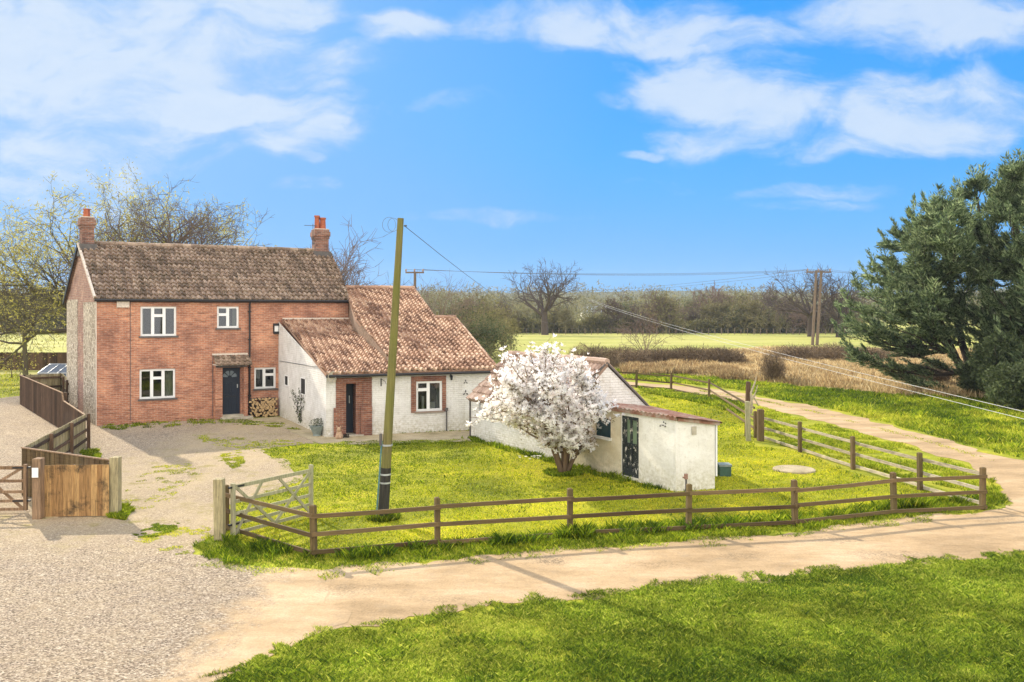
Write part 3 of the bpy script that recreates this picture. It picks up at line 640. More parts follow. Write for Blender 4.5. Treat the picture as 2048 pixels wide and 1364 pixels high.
# windows, door
window(HF, house, rects['a'], [(0, .33, None), (.33, .67, .29), (.67, 1, None)], label='upper three light window')
window(HF, house, rects['b'], [(0, .5, .36), (.5, 1, None)], label='small upper two light window')
window(HF, house, rects['c'], [(0, .33, None), (.33, .67, .29), (.67, 1, None)], label='ground floor three light window with a pale curtain')
window(HF, house, rects['d'], [(0, .46, None), (.46, 1, .32)], label='small ground floor window above the logs')
def curtain(fr, root, u0, u1, z0, z1, v=.32, m='curtain'):
    n = 14; V = []; 
    for i in range(n): u = u0 + (u1 - u0) * i / (n - 1); V += [fr.p(u, v + .03 * math.sin(i * 2.1), z0), fr.p(u, v + .03 * math.sin(i * 2.1), z1)]
    emit('curtain', V, [(2 * i, 2 * i + 2, 2 * i + 3, 2 * i + 1) for i in range(n - 1)], M[m], root)
c = rects['c']; curtain(HF, house, c[1] - .38, c[1] - .05, c[2], c[3]); curtain(HF, house, c[0] + .0, c[0] + .12, c[2], c[3])
d_ = rects['d']; curtain(HF, house, d_[0] + .05, d_[0] + .36, d_[2] + .45, d_[3]); a_ = rects['a']; curtain(HF, house, a_[0] + .02, a_[0] + .2, a_[2], a_[3]); b_ = rects['b']; curtain(HF, house, b_[1] - .2, b_[1], b_[2], b_[3])
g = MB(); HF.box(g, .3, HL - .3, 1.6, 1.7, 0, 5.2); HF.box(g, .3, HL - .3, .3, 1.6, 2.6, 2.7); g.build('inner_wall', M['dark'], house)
u0, u1, z0, z1 = door_r; g = MB(); HF.box(g, u0, u1, .10, .15, .0, z1)
t_ = (u1 - u0) / 2
for a, b2, c2, d2 in ((u0 + .12, u0 + t_ - .05, .28, .95), (u0 + t_ + .05, u1 - .12, .28, .95), (u0 + .12, u0 + t_ - .05, 1.08, 1.62), (u0 + t_ + .05, u1 - .12, 1.08, 1.62)):
    for q in ((a, b2, c2, c2 + .02), (a, b2, d2 - .02, d2), (a, a + .02, c2, d2), (b2 - .02, b2, c2, d2)): HF.box(g, q[0], q[1], .085, .10, q[2], q[3])
dr_ = g.build('door', M['navy'], house); dr_['label'] = 'dark navy front door with a fan shaped light'
g = MB(); cu, cz = (u0 + u1) / 2 - .02, z1 - .46
for i in range(4):
    a0 = math.pi * (i + .12) / 4; a1 = math.pi * (i + .88) / 4; ps = [HF.p(cu + math.cos(x) * r_, .092, cz + math.sin(x) * r_) for x, r_ in ((a0, .1), (a0, .31), ((a0 + a1) / 2, .33), (a1, .31), (a1, .1))]; g.add(ps, [(4, 3, 2, 1, 0)])
g.build('fanlight', m_pane := m_simple('frosted_glass', (.16, .20, .24), .2, .6, .2, 8), dr_)
g = MB(); HF.box(g, u1 - .14, u1 - .10, .05, .085, z1 - .95, z1 - .78); g.build('knocker', M['galv'], dr_)
g = MB(); HF.box(g, u0 + .1, u1 - .15, .07, .086, 1.0, 1.03); g.build('letterbox', M['black'], dr_)
# porch
pu0 = HF.hit(429, 780, -.3)[0]; pu1 = HF.hit(497.5, 780, -.3)[0]; g = MB(); HF.box(g, pu0 + .04, u0 - .02, -.3, 0.0, 0, z1 + .12); HF.box(g, u1 + .06, pu1 - .04, -.3, 0.0, 0, z1 + .12)
por = g.build('porch', M['brick'], house, uvbox=True); por['label'] = 'brick porch piers with a small mossy tiled hood'
g = MB(); HF.box(g, pu0 + .06, pu1 - .06, -.34, -.02, z1 + .03, z1 + .17); g.build('lintel', M['lead'], por)
Sd = (Vp * .62 + Vector((0, 0, .42))).normalized(); O_ = HF.p(pu0 - .04, -.60, z1 + .16); Lr = pu1 - pu0 + .1
V_, F_, T_ = tiles(O_, Uh, Sd, [(0, 0), (.72, 0)], [(0, Lr), (.72, Lr)], w=.235, c=.24, seed=44)
emit('porch_roof', V_, F_, M['roof'], por, ftint=T_)
g = MB(); HF.box(g, pu0 - .02, pu1 + .04, -.05, .02, z1 + .58, z1 + .66); HF.box(g, pu0 - .02, pu1 + .04, -.55, -.02, z1 + .14, z1 + .18); g.build('porch_flashing', M['lime'], por)
g = MB(); HF.box(g, u0 - .12, pu1 + .1, -.62, -.02, 0, .11); HF.box(g, u0 - .02, u1 + .05, -.3, .12, .11, .19); g.build('doorstep', M['concrete'], house)
# plaque under the eaves, wall lamp
r_ = px_rect(HF, 233, 258, 603, 615); g = MB(); HF.box(g, r_[0], r_[1], -.09, 0, r_[2], r_[3] + .02); g.build('nest_box', M['lime'], house)['label'] = 'pale weathered box tucked under the eaves'
r_ = px_rect(HF, 546, 557, 648, 667); g = MB(); HF.box(g, r_[0], r_[1], -.05, 0, r_[2], r_[3]); HF.box(g, r_[0] - .01, r_[1] + .01, -.16, -.04, r_[3] - .08, r_[3] + .03); HF.box(g, r_[0] + .02, r_[1] - .02, -.13, -.05, r_[2] - .02, r_[2] + .1)
lmp = g.build('wall_lamp', M['black'], house); g = MB(); HF.box(g, r_[0] + .05, r_[1] - .05, -.13, -.05, r_[2] + .1, r_[3] - .08); g.build('lamp_glass', M['upvc'], lmp)
# log stack
ordl = 'first second third fourth fifth sixth seventh eighth ninth tenth eleventh twelfth'.split(); rr = random.Random(8); lu0 = HF.hit(500, 820, -.3)[0]; lu1 = HF.hit(553, 820, -.3)[0]; k = 0; z = .09
while z < .95:
    u = lu0 + (.03 if k % 2 else .11); ni = 0
    while u < lu1 - .02:
        if z < .62 + .33 * math.sin((u - lu0) * 2.2) + .15:
            rad = rr.uniform(.062, .088); ln = rr.uniform(.28, .36); p = HF.p(u + rr.uniform(-.02, .02), -.02 - ln / 2, z + rr.uniform(-.015, .015))
            t = thing('split_log', ('thick' if rad > .075 else 'thin') + ' split log, ' + ordl[ni] + ' from the left in the ' + ['bottom', 'second', 'third', 'fourth', 'fifth', 'sixth', 'seventh', 'top', 'topmost'][k] + ' row of the pile', 'log', p, 'split logs piled against the brick wall')
            if rr.random() < .5: ang = [0, 50, 100, 150, 200]
            else: ang = [0, 45, 90, 135, 180, 225, 270, 315]
            a0 = rr.uniform(0, 6.28); ring = lambda v, s: [p + Uh * (math.cos(R(x) + a0) * rad * s) + Vector((0, 0, math.sin(R(x) + a0) * rad * s)) + HF.v * v for x in ang]
            n = len(ang); g = MB(); g.add(ring(-ln / 2, 1) + ring(ln / 2, .95), [(i, i + n, (i + 1) % n + n, (i + 1) % n) for i in range(n)] + [tuple(range(n, 2 * n))], rr.random()); g.build('bark', M['log'], t)
            g = MB(); g.add(ring(-ln / 2 - .003, 1), [tuple(range(n))], rr.random()); g.build('cut_end', M['logend'], t); ni += 1
        u += .155
    z += .125; k += 1

# ------------------------------------------------------------------ white annex
AO = Vector((-7.29, 34.3, 0)); AF = Frame(AO[:2], 21, 21); annex = thing('white_annex', 'white painted single storey annex with faded red pantile roof joined to the brick farmhouse', 'annex', AO)
AL = 8.4; AEZ = 2.44
rw = px_rect(AF, 832, 884, 762, 822); rt = px_rect(AF, 822, 892, 752, 826); rd = px_rect(AF, 684, 726, 767, 873); rp = px_rect(AF, 671.5, 743.5, 755, 873)
rd = (rd[0], rd[1], 0, rd[3])
wall_open(AF, 0, 0, AL, 0, AEZ + .15, [rw, rd], .16).build('white_wall', M['white'], annex, uvbox=True)
Wc = HF.p(HF.hit(557, 780)[0], 0, 0)   # where the side wall meets the farmhouse
sa = math.degrees(math.atan2(Wc.y - AO.y, Wc.x - AO.x)); SF = Frame(AO[:2], sa, -69); SLn = (Wc - AO).length
# roof planes
EO = P3(652, 747.5, 34.05); TL = P3(565, 639.5, (Wc - HF.v * .02).y + .1); Ua = AF.u
Sl = (TL - EO) - Ua * (TL - EO).dot(Ua); Sl.normalize(); Nl = Ua.cross(Sl)
def AS(O, U, S_, px, py): q = plane_ray(O, U.cross(S_), px, py) - O; return (q.dot(S_), q.dot(U))
lt = AS(EO, Ua, Sl, 565, 639.5); rb = AS(EO, Ua, Sl, 803, 742); rtp = AS(EO, Ua, Sl, 716, 634)
L_ = lt[0]
roof_part(annex, 'lean_to_roof', 'roof2', EO, Ua, Sl, [(0, 0), (L_, lt[1])], [(0, rb[1]), (L_, rtp[1] + .35)], w=.22, c=.29, seed=21, amp=.036, lip=.06)
g = MB(); q0 = EO + Ua * lt[1] + Sl * L_; q1 = EO + Ua * (rtp[1] + .2) + Sl * L_; g.bar(q0 + Vector((0, 0, .05)), q1 + Vector((0, 0, .05)), .22, .07); g.build('flashing', M['lime'], annex)
H = Vector((-Ua.y, Ua.x, 0)); Ss = (H + Vector((0, 0, .354))).normalized(); EO2 = EO + Vector((0, 0, .045))
pp = lambda x, y: AS(EO2, Ua, Ss, x, y)
l0, l1, l2, l3 = pp(799, 742), pp(711, 636), pp(700, 606), pp(690, 574)
r0, r1, r2, r3 = pp(997, 738), pp(912, 637), pp(869, 634), pp(830, 580)
st = (l3[0] + r3[0]) / 2; sm = (r1[0] + r2[0]) / 2
roof_part(annex, 'main_roof', 'roof2', EO2, Ua, Ss, [(0, l0[1]), (l1[0], l1[1]), (l2[0], l2[1]), (st, l3[1])], [(0, r0[1]), (sm, r1[1]), (sm + .02, r2[1]), (st, r3[1])], w=.22, c=.29, seed=22, amp=.036, lip=.06)
W3 = lambda s, a: EO2 + Ua * a + Ss * s
rdg0, rdg1 = W3(st, l3[1]), W3(st, r3[1]); bk = H * 6.2 + Vector((0, 0, -3.3))
slab(annex, 'rear_roof', 'roof2', [rdg0, rdg0 + bk, rdg1 + bk, rdg1][::-1], .1)
lo0, lo1 = W3(sm, r2[1]), W3(sm, r1[1]); bk2 = H * 3.4 + Vector((0, 0, -1.9)); slab(annex, 'low_rear_roof', 'roof2', [lo0, lo0 + bk2, lo1 + bk2, lo1][::-1], .1)
ridge_caps(annex, rdg0 + Vector((0, 0, .05)), rdg1 + Vector((0, 0, .05)), 'roof2', .11); ridge_caps(annex, lo0 + Vector((0, 0, .03)), lo1 + Vector((0, 0, .03)), 'roof2', .10, name='low_ridge_tiles')
for nm, pa, pb in (('verge_tiles', W3(0, r0[1]), lo1), ('upper_verge_tiles', W3(sm, r2[1]), rdg1)): ridge_caps(annex, pa + Vector((0, 0, .0)), pb + Vector((0, 0, .0)), 'roof2', .07, name=nm)
g = MB(); dn = Vector((0, 0, -.12)); f0 = lambda p: Vector((p.x, p.y, 0)); e1 = W3(.15, r0[1] - .12)
g.add([f0(e1), f0(lo1 + bk2), lo1 + bk2 + dn, lo1 + dn - Ua * .12, e1 + dn], [(0, 1, 2, 3, 4)])
g.add([f0(lo0), f0(rdg1 + bk), rdg1 + bk + dn, rdg1 + dn - Ua * .1, lo0 + dn], [(0, 1, 2, 3, 4)]); g.add([f0(rdg1 + bk), f0(rdg0 + bk), rdg0 + bk + dn, rdg1 + bk + dn], [(0, 1, 2, 3)])
g.build('end_wall', M['white'], annex, uvbox=True)
g = MB(); zt0 = EO.z - .06; g.add([SF.p(0, 0, 0), SF.p(SLn, 0, 0), SF.p(SLn, 0, TL.z - .08), SF.p(0, 0, zt0)], [(3, 2, 1, 0)]); g.build('side_wall', M['white'], annex, uvbox=True)
# step wall between the two roof planes
g = MB(); n = 8; lw = []
for i in range(n + 1):
    s = L_ * i / n; a = np.interp(s, [0, l1[0], l2[0], st], [l0[1], l1[1], l2[1], l3[1]]); lw.append((W3(s, a), EO + Ua * a + Sl * min(L_, s * 1.0)))
vs = [p for q in lw for p in q]; g.add(vs, [(2 * i, 2 * i + 1, 2 * i + 3, 2 * i + 2) for i in range(n)]); g.build('roof_step', M['roof'], annex)
g = MB(); g.tube([EO + Vector((0, 0, -.10)) - Vector(AF.v) * .05, EO + Ua * (r0[1]) + Vector((0, 0, -.10)) - Vector(AF.v) * .05], .055, 8); AF.box(g, 0.02, AL - .2, -.03, 0, AEZ - .1, AEZ); g.build('gutter', M['black'], annex)
# door surround
g = MB(); a, b2, _, zt = rp; s0, s1, _, sz = rd
AF.box(g, a, s0, -.035, 0.0, 0, zt); AF.box(g, s1, b2, -.035, 0, 0, zt); AF.box(g, s0, s1, -.035, 0, sz, zt); AF.box(g, a - .09, s0 + .06, -.09, -.035, 0, 1.15)
AF.box(g, s1 - .10, b2 + .0, -.09, -.035, 0, 1.15); g.build('door_surround', M['brick_trim'], annex, uvbox=True)
g = MB(); AF.box(g, s0 + .002, s0 + .16, .0, .75, 0, sz - .002); AF.box(g, s1 - .28, s1 - .002, .0, .75, 0, sz - .002); g.build('porch_reveal', M['brick_trim'], annex, uvbox=True)
g = MB(); AF.box(g, s0 + .16, s1 - .28, .62, .68, 0, sz); dd = g.build('door', M['navy'], annex); dd['label'] = 'dark annex door set back in the brick opening'
g = MB(); AF.box(g, (s0 + s1) / 2 - .03, (s0 + s1) / 2 + .0, .605, .62, 1.25, 1.55); g.build('door_light', M['galv'], dd)
g = MB(); AF.box(g, s0, s1, -.2, .62, 0, .06); g.build('threshold', M['concrete'], annex)
g = MB(); a, b2, c2, zt = rt; s0, s1, q0_, q1_ = rw
AF.box(g, a, s0, -.03, 0, c2 + .04, zt); AF.box(g, s1, b2, -.03, 0, c2 + .04, zt); AF.box(g, s0, s1, -.03, 0, q1_, zt); g.build('window_surround', M['brick_trim'], annex, uvbox=True)
window(AF, annex, rw, [(0, .47, .26), (.47, 1, None)], v=.03, sillm='brick_trim', sw=.05, label='white two light window in a brick surround')
curtain(AF, annex, rw[0] + .03, rw[0] + .22, rw[2], rw[3], .3); curtain(AF, annex, rw[1] - .16, rw[1] - .02, rw[2], rw[3], .3)
g = MB(); AF.box(g, rw[0] + .62, rw[0] + .85, .2, .3, rw[2] + .06, rw[2] + .33); AF.box(g, rw[0] + .3, rw[0] + .4, .2, .3, rw[2] + .06, rw[2] + .6); g.build('window_ornament', M['curtain'], annex)
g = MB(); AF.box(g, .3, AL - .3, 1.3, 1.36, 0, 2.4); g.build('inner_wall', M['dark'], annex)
u = AF.hit(892.5, 840)[0]; g = MB(); g.tube([AF.p(u, -.05, 0), AF.p(u, -.05, .85)], .03, 8); AF.box(g, u - .06, u + .05, -.1, 0, .85, .98); g.build('pipe', M['lead'], annex)
# side wall details
def side_win(x0, x1, y0, y1, lab):
    ua, _ = SF.hit(x1, (y0 + y1) / 2); ub, _ = SF.hit(x0, (y0 + y1) / 2); _, z1_ = SF.hit((x0 + x1) / 2, y0); _, z0_ = SF.hit((x0 + x1) / 2, y1); u0, u1 = sorted((ua, ub)); mb = MB()
    for q in ((u0, u1, z0_, z0_ + .05), (u0, u1, z1_ - .05, z1_), (u0, u0 + .05, z0_, z1_), (u1 - .05, u1, z0_, z1_)): SF.box(mb, q[0], q[1], -.03, .02, q[2], q[3])
    w = mb.build('window', M['upvc'], annex); w['label'] = lab; mb = MB(); SF.box(mb, u0 + .05, u1 - .05, -.012, .02, z0_ + .05, z1_ - .05); mb.build('pane', M['dark'], w)
side_win(570, 577, 750, 772, 'narrow slot window near the brick house'); side_win(602, 612, 755, 790, 'narrow slot window nearer the corner')
g = MB(); rr = random.Random(3)
for i, (x, y) in enumerate(((560, 722), (600, 728), (645, 736))): pass
pt = [SF.hit(x, y) for x, y in ((559, 722), (585, 726), (610, 730), (646, 735))]; g.tube([SF.p(u, -.014, z) for u, z in pt], .014, 5); g.build('cable', M['wired'], annex)
# dead climber stems on the side wall
cl = thing('climbing_plant', 'nearly bare dead climber clinging to the white side wall of the annex', 'climber', SF.p(*SF.hit(603, 850)[:1], -.04, 0))
g = MB(); lf = MB()
for i in range(9):
    x, y = 603 + rr.uniform(-3, 3), 842; pts = []
    for k in range(9):
        u, z = SF.hit(x, y); pts.append(SF.p(u, -.03, max(0, z))); x += rr.uniform(-4, 2.2) + (1.2 if i % 2 else -.6); y -= rr.uniform(5, 9)
        for _ in range(3):
            q = pts[-1] + Vector((rr.uniform(-.1, .1), rr.uniform(-.06, 0), rr.uniform(-.1, .1))); lf.add([q, q + Vector((.05, 0, .03)), q + Vector((.02, -.02, .07))], [(0, 1, 2)], rr.random())
    g.tube(pts, .008, 4)
g.build('stem', M['bark_dark'], cl); lf.build('leaves', M['shrub'], cl)
# satellite dish and hanging things
def dish(px, py):
    u, z = AF.hit(px, py); t = thing('satellite_dish', 'small pale satellite dish at the left corner of the white annex', 'satellite dish', AF.p(u, -.02, z))
    g = MB(); c = AF.p(u, -.25, z); ax = (-AF.v * .9 + AF.u * .4).normalized(); s1_ = ax.orthogonal().normalized(); s2_ = ax.cross(s1_); vs = [c]; 
    for r_, dd2 in ((.12, .015), (.22, .06)): vs += [c + (s1_ * math.cos(i * math.pi / 6) + s2_ * math.sin(i * math.pi / 6)) * r_ + ax * dd2 for i in range(12)]
    g.add(vs, [(0, i + 1, (i + 1) % 12 + 1) for i in range(12)] + [(i + 1, i + 13, (i + 1) % 12 + 13, (i + 1) % 12 + 1) for i in range(12)]); g.build('reflector', M['concrete'], t, smooth=True)
    g = MB(); g.tube([AF.p(u, 0, z - .02), c], .02, 6); g.tube([c - Vector((0, 0, .2)), c + ax * .28], .01, 5); g.build('bracket', M['galv'], t)
dish(661, 753)
def bracket(px, py0, py1):
    u, z1_ = AF.hit(px, py0); _, z0_ = AF.hit(px, py1); t = thing('hanging_bracket', 'black iron hanging bracket on the white wall between the annex door and the window', 'bracket', AF.p(u, -.01, z0_))
    g = MB(); AF.box(g, u - .02, u + .02, -.03, 0, z0_, z1_); g.build('back_plate', M['black'], t); g = MB(); g.tube([AF.p(u, -.02, z1_ - .02), AF.p(u + .12, -.2, z1_ - .1), AF.p(u + .16, -.24, z1_ - .22)], .01, 5); g.build('arm', M['black'], t)
bracket(762, 757, 772)
u, z = AF.hit(901, 752); t = thing('wall_light', 'small black lantern under the annex gutter right of the window', 'lamp', AF.p(u, 0, z)); g = MB(); AF.box(g, u - .03, u + .03, -.05, 0, z - .05, z + .08); g.tube([AF.p(u, -.03, z), AF.p(u, -.14, z + .03)], .012, 5); g.build('mount', M['black'], t)
g = MB(); g.tube([AF.p(u, -.14, z - .16), AF.p(u, -.14, z + .0), AF.p(u, -.14, z + .04)], [.04, .065, .01], 6); g.build('lantern', M['black'], t)
def ornament(px, py, s, lab, nm):
    u, z = AF.hit(px, py); t = thing(nm, lab, 'ornament', AF.p(u, -.02, z)); g = MB()
    for a in (0, 120, 240): 
        c = (u + math.cos(R(a + 90)) * s * .6, z + math.sin(R(a + 90)) * s * .6); g.add([AF.p(c[0] + math.cos(R(a + 90 + k * 90)) * s * (.55 if k % 2 == 0 else .25), -.02, c[1] + math.sin(R(a + 90 + k * 90)) * s * (.55 if k % 2 == 0 else .25)) for k in range(4)], [(0, 1, 2, 3)])
        g.add([AF.p(c[0], -.05, c[1]), AF.p(c[0] + .03, -.02, c[1] - .02), AF.p(c[0] - .03, -.02, c[1] - .02)], [(0, 1, 2)])
    g.build('metal_wings', M['lead'], t)
ornament(931, 764, .10, 'upper grey metal wall ornament near the right end of the annex', 'wall_ornament'); ornament(931, 786, .13, 'lower star shaped metal wall ornament beside the outbuilding roof', 'wall_ornament')
# planter and figurine
pl = G(634, 872); t = thing('planter', 'grey green urn planter with a straggly plant at the annex corner', 'planter', pl); g = MB()
g.tube([pl, pl + Vector((0, 0, .08)), pl + Vector((0, 0, .34)), pl + Vector((0, 0, .40))], [.17, .15, .27, .30], 14); g.build('pot', M['blue_tub'], t)
g = MB(); rr = random.Random(6)
for i in range(420):
    a = rr.uniform(0, 6.28); rd_ = rr.uniform(0, .34); q = pl + Vector((math.cos(a) * rd_, math.sin(a) * rd_, .38 + rr.uniform(0, .34) * (1 - rd_))); dv = Vector((rr.uniform(-1, 1), rr.uniform(-1, 1), rr.uniform(-.3, 1))) * .06; sd = Vector((rr.uniform(-1, 1), rr.uniform(-1, 1), 0)) * .025
    g.add([q - sd, q + sd, q + dv], [(0, 1, 2)], rr.random())
g.build('foliage', M['shrub'], t)
fg = G(678, 878); t = thing('garden_figurine', 'small tan clay animal figurine sitting by the annex doorway', 'figurine', fg); g = MB()
g.tube([fg + Vector((0, .03, 0)), fg + Vector((0, .03, .10)), fg + Vector((0, .02, .24)), fg + Vector((0, 0, .34))], [.13, .15, .11, .06], 10); g.tube([fg + Vector((0, -.03, .30)), fg + Vector((0, -.03, .37)), fg + Vector((0, -.05, .46))], [.06, .09, .04], 10)
for s in (-1, 1): g.tube([fg + Vector((s * .06, -.04, .42)), fg + Vector((s * .08, -.03, .53))], [.035, .005], 6); g.tube([fg + Vector((s * .07, -.12, 0)), fg + Vector((s * .06, -.09, .18))], [.045, .04], 7)
g.build('body', m_simple('tan_clay', (.42, .28, .18), .8, .3, .3, 20), t, smooth=True)
bt = G(692, 876); t = thing('boot_scraper', 'small black boot scraper brush beside the clay figurine', 'boot scraper', bt); g = MB(); g.box(bt.x - .12, bt.y - .07, 0, bt.x + .12, bt.y + .07, .05); g.build('base', M['black'], t); g = MB(); rr = random.Random(2)
for i in range(60): q = bt + Vector((rr.uniform(-.1, .1), rr.uniform(-.06, .06), .05)); g.tube([q, q + Vector((rr.uniform(-.02, .02), 0, .10))], .008, 3)
g.build('bristles', M['bark_dark'], t)

# ------------------------------------------------------------------ outbuilding
OO = Vector((-1.63, 34.3, 0)); od = Vector((.514, -.857, 0)).normalized(); ow = Vector((.857, .514, 0)).normalized()
OF = Frame(OO[:2], math.degrees(math.atan2(od.y, od.x)), math.degrees(math.atan2(-ow.x, ow.y)))
# OF.u runs towards the viewer along the long wall, OF.v points into the building
TG = 6.35; WG = 3.25; OE = 1.57; ORZ = 3.17
gw = Vector((.94, .34, 0)).normalized()      # direction of the gable ends
ob = thing('pantiled_outbuilding', 'long low white brick outbuilding with red pantile roof behind the magnolia', 'outbuilding', OO)
gp = lambda t_, w_, z_: OO + od * t_ + gw * w_ + Vector((0, 0, z_))
g = MB(); g.add([gp(0, 0, 0), gp(TG + 1.4, 0, 0), gp(TG + 1.4, 0, OE), gp(0, 0, OE)], [(0, 1, 2, 3)]); g.build('long_wall', M['white'], ob, uvbox=True)
for tt, nm in ((TG, 'gable_wall'), (0, 'rear_gable_wall')):
    g = MB(); g.add([gp(tt, 0, 0), gp(tt, WG, 0), gp(tt, WG, OE + .05), gp(tt, WG / 2, ORZ - .02), gp(tt, 0, OE)], [(0, 1, 2, 3, 4)]); g.build(nm, M['white'], ob, uvbox=True)
g = MB(); g.add([gp(0, WG, 0), gp(TG, WG, 0), gp(TG, WG, OE), gp(0, WG, OE)], [(3, 2, 1, 0)]); g.build('back_wall', M['white'], ob, uvbox=True)
hw = Vector((-od.y, od.x, 0)); E_ = gp(0, 0, OE + .05); Rg0 = gp(0, WG / 2, ORZ + .05); hh = (Rg0 - E_).dot(hw); So = (hw * hh + Vector((0, 0, ORZ - OE))).normalized(); SLo = math.hypot(hh, ORZ - OE)
O2 = E_ - So * .14; la = lambda P: (P - O2).dot(od)
roof_part(ob, 'roof', 'roof3', O2, od, So, [(0, -.08 + la(gp(0, 0, 0) * 1)), (SLo + .14, la(Rg0) - .08)], [(0, la(gp(TG, 0, 0)) + .03), (SLo + .14, la(gp(TG, WG / 2, 0)) + .03)], w=.23, c=.32, seed=31, amp=.034, lip=.05)
slab(ob, 'rear_roof', 'roof3', [Rg0, gp(TG, WG / 2, ORZ + .05), gp(TG, WG + .12, OE - .05), gp(0, WG + .12, OE - .05)][::-1], .09)
ridge_caps(ob, Rg0 + Vector((0, 0, .05)), gp(TG + .05, WG / 2, ORZ + .10), 'roof3', .12)
g = MB(); q = gp(TG + .03, 0, 0)
g.bar(gp(TG + .02, -.02, OE + .05), gp(TG + .02, WG / 2, ORZ + .07), .1, .05); g.bar(gp(TG + .02, WG + .1, OE), gp(TG + .02, WG / 2, ORZ + .07), .1, .05); g.build('verge', M['lead'], ob)
ru = px_rect(OF, 959, 981, 801, 823); window(OF, ob, ru, [(0, .5, None), (.5, 1, None)], v=-.02, m='galv', sill=False, label='small grey framed window under the eaves')
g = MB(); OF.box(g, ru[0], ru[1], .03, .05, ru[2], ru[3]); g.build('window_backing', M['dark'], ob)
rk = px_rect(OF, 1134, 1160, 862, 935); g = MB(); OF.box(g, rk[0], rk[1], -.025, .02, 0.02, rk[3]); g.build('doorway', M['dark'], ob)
g = MB(); OF.box(g, .0, .045, -.05, .0, 0, OE + .05); g.build('corner_pipe', M['lead'], ob)

# shed at the near end
Qp = Vector((4.52, 24.04, 0)); Rp = Vector((5.66, 24.42, 0)); Bk = gp(TG, WG, 0); St = gp(TG, 0, 0); Sm = St + (Qp - St) * ((gp(TG + 1.4, 0, 0) - St).length / (Qp - St).length)
shed = thing('flat_roofed_shed', 'cream and white rendered shed with rusty sheet roof at the near end of the outbuilding', 'shed', Qp)
sd_ = (Qp - St).normalized(); DF = Frame(St[:2], math.degrees(math.atan2(sd_.y, sd_.x)), math.degrees(math.atan2(sd_.y, sd_.x)))
LQ = (Qp - St).length; zL, zR = 2.03, 1.86
r_w = px_rect(DF, 1193, 1223, 836, 873); r_d = px_rect(DF, 1245, 1279, 833, 962); r_d = (r_d[0], r_d[1], .10, r_d[3])
um = r_d[0] - .02
wall_open(DF, -.03, .03, um, 0, zL, [r_w], .1).build('cream_wall', M['cream'], shed, uvbox=True)
wall_open(DF, -.03, um, LQ, 0, zL, [r_d], .1).build('white_wall', M['render'], shed, uvbox=True)
g = MB(); q0 = DF.p(LQ, -.03, 0); g.add([q0, Rp, Z3(Rp, zR), Z3(q0, zL)], [(0, 1, 2, 3)]); g.add([Rp, Bk, Z3(Bk, zR - .21), Z3(Rp, zR)], [(0, 1, 2, 3)])
g.build('end_wall', M['render'], shed, uvbox=True)
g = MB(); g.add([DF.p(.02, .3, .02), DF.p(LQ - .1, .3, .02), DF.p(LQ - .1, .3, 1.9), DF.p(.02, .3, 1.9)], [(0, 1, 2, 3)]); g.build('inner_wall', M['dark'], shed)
g = MB(); e = (Rp - Qp).normalized(); g.bar(Rp + e * .05 + Vector((0, .12, .35)), Rp + e * .05 + Vector((0, .12, zR)), .13, .05, up=e); g.build('edge_board', M['upvc'], shed)
# door with peeling paint
u0, u1, z0, z1 = r_d; g = MB(); vv = .02; w = .085
for q in ((u0, u0 + .1, z0, z1), (u1 - .05, u1, z0, z1), (u0 + .1, u1 - .05, z1 - .1, z1), (u0 + .1, u1 - .05, z0, z0 + .22), (u0 + .1, u1 - .05, z0 + .85, z0 + .98), ((u0 + u1) / 2 - .02, (u0 + u1) / 2 + .06, z0 + .22, z1 - .1), (u0 + .1, u0 + .2, z0 + .22, z1 - .1), (u1 - .11, u1 - .05, z0 + .22, z1 - .1)):
    DF.box(g, q[0], q[1], vv - .03, vv + .02, q[2], q[3])
DF.box(g, u0 + .1, u1 - .05, vv + .025, vv + .03, z0 + .22, z0 + .85)
sdoor = g.build('door', M['peel'], shed); sdoor['label'] = 'black glazed door with badly peeling paint'
g = MB(); DF.box(g, u0 + .1, u1 - .05, vv + .005, vv + .012, z0 + .98, z1 - .1); g.build('pane', M['shed_glass'], sdoor)
u0, u1, z0, z1 = r_w; g = MB()
for q in ((u0, u1, z0, z0 + .05), (u0, u1, z1 - .05, z1), (u0, u0 + .05, z0, z1), (u1 - .05, u1, z0, z1)): DF.box(g, q[0], q[1], .0, .04, q[2], q[3])
wn = g.build('window', M['teal_glass'], shed); g = MB(); DF.box(g, u0, u1, .02, .03, z0, z1); g.build('pane', M['teal_glass'], wn); g = MB(); DF.box(g, u0 - .1, u1 + .05, -.1, .0, z0 - .08, z0); g.build('sill', M['render'], wn)
# rusty sheet roof
def corr(p00, p10, p11, p01, n, amp=.022, th=.03):   # ribs run from the p0 edge to the p1 edge
    V = []; Fc = []
    for i in range(n + 1):
        f = i / n; h = amp * math.sin(i * math.pi / 2)
        for k, (a, b3) in enumerate(((p00, p10), (p01, p11))):
            q = a.lerp(b3, f) + Vector((0, 0, h)); V.append(q)
        V += [V[-2] - Vector((0, 0, th)), V[-1] - Vector((0, 0, th))]
    for i in range(n): a = 4 * i; b3 = a + 4; Fc += [(a, b3, b3 + 1, a + 1), (a + 2, a + 3, b3 + 3, b3 + 2), (a, a + 2, b3 + 2, b3), (a + 1, b3 + 1, b3 + 3, a + 3)]
    return V, Fc
ovn = -(DF.v) * .10
V, Fc = corr(Z3(St, zL + .06) + ovn, Z3(Qp, zL + .06) + ovn + sd_ * .1, Z3(Rp, zR + .02) + sd_ * .1 + e * .16, Z3(Bk, zR - .17) + gw * .1, 120)
emit('sheet_roof', V, Fc, M['rust'], shed)
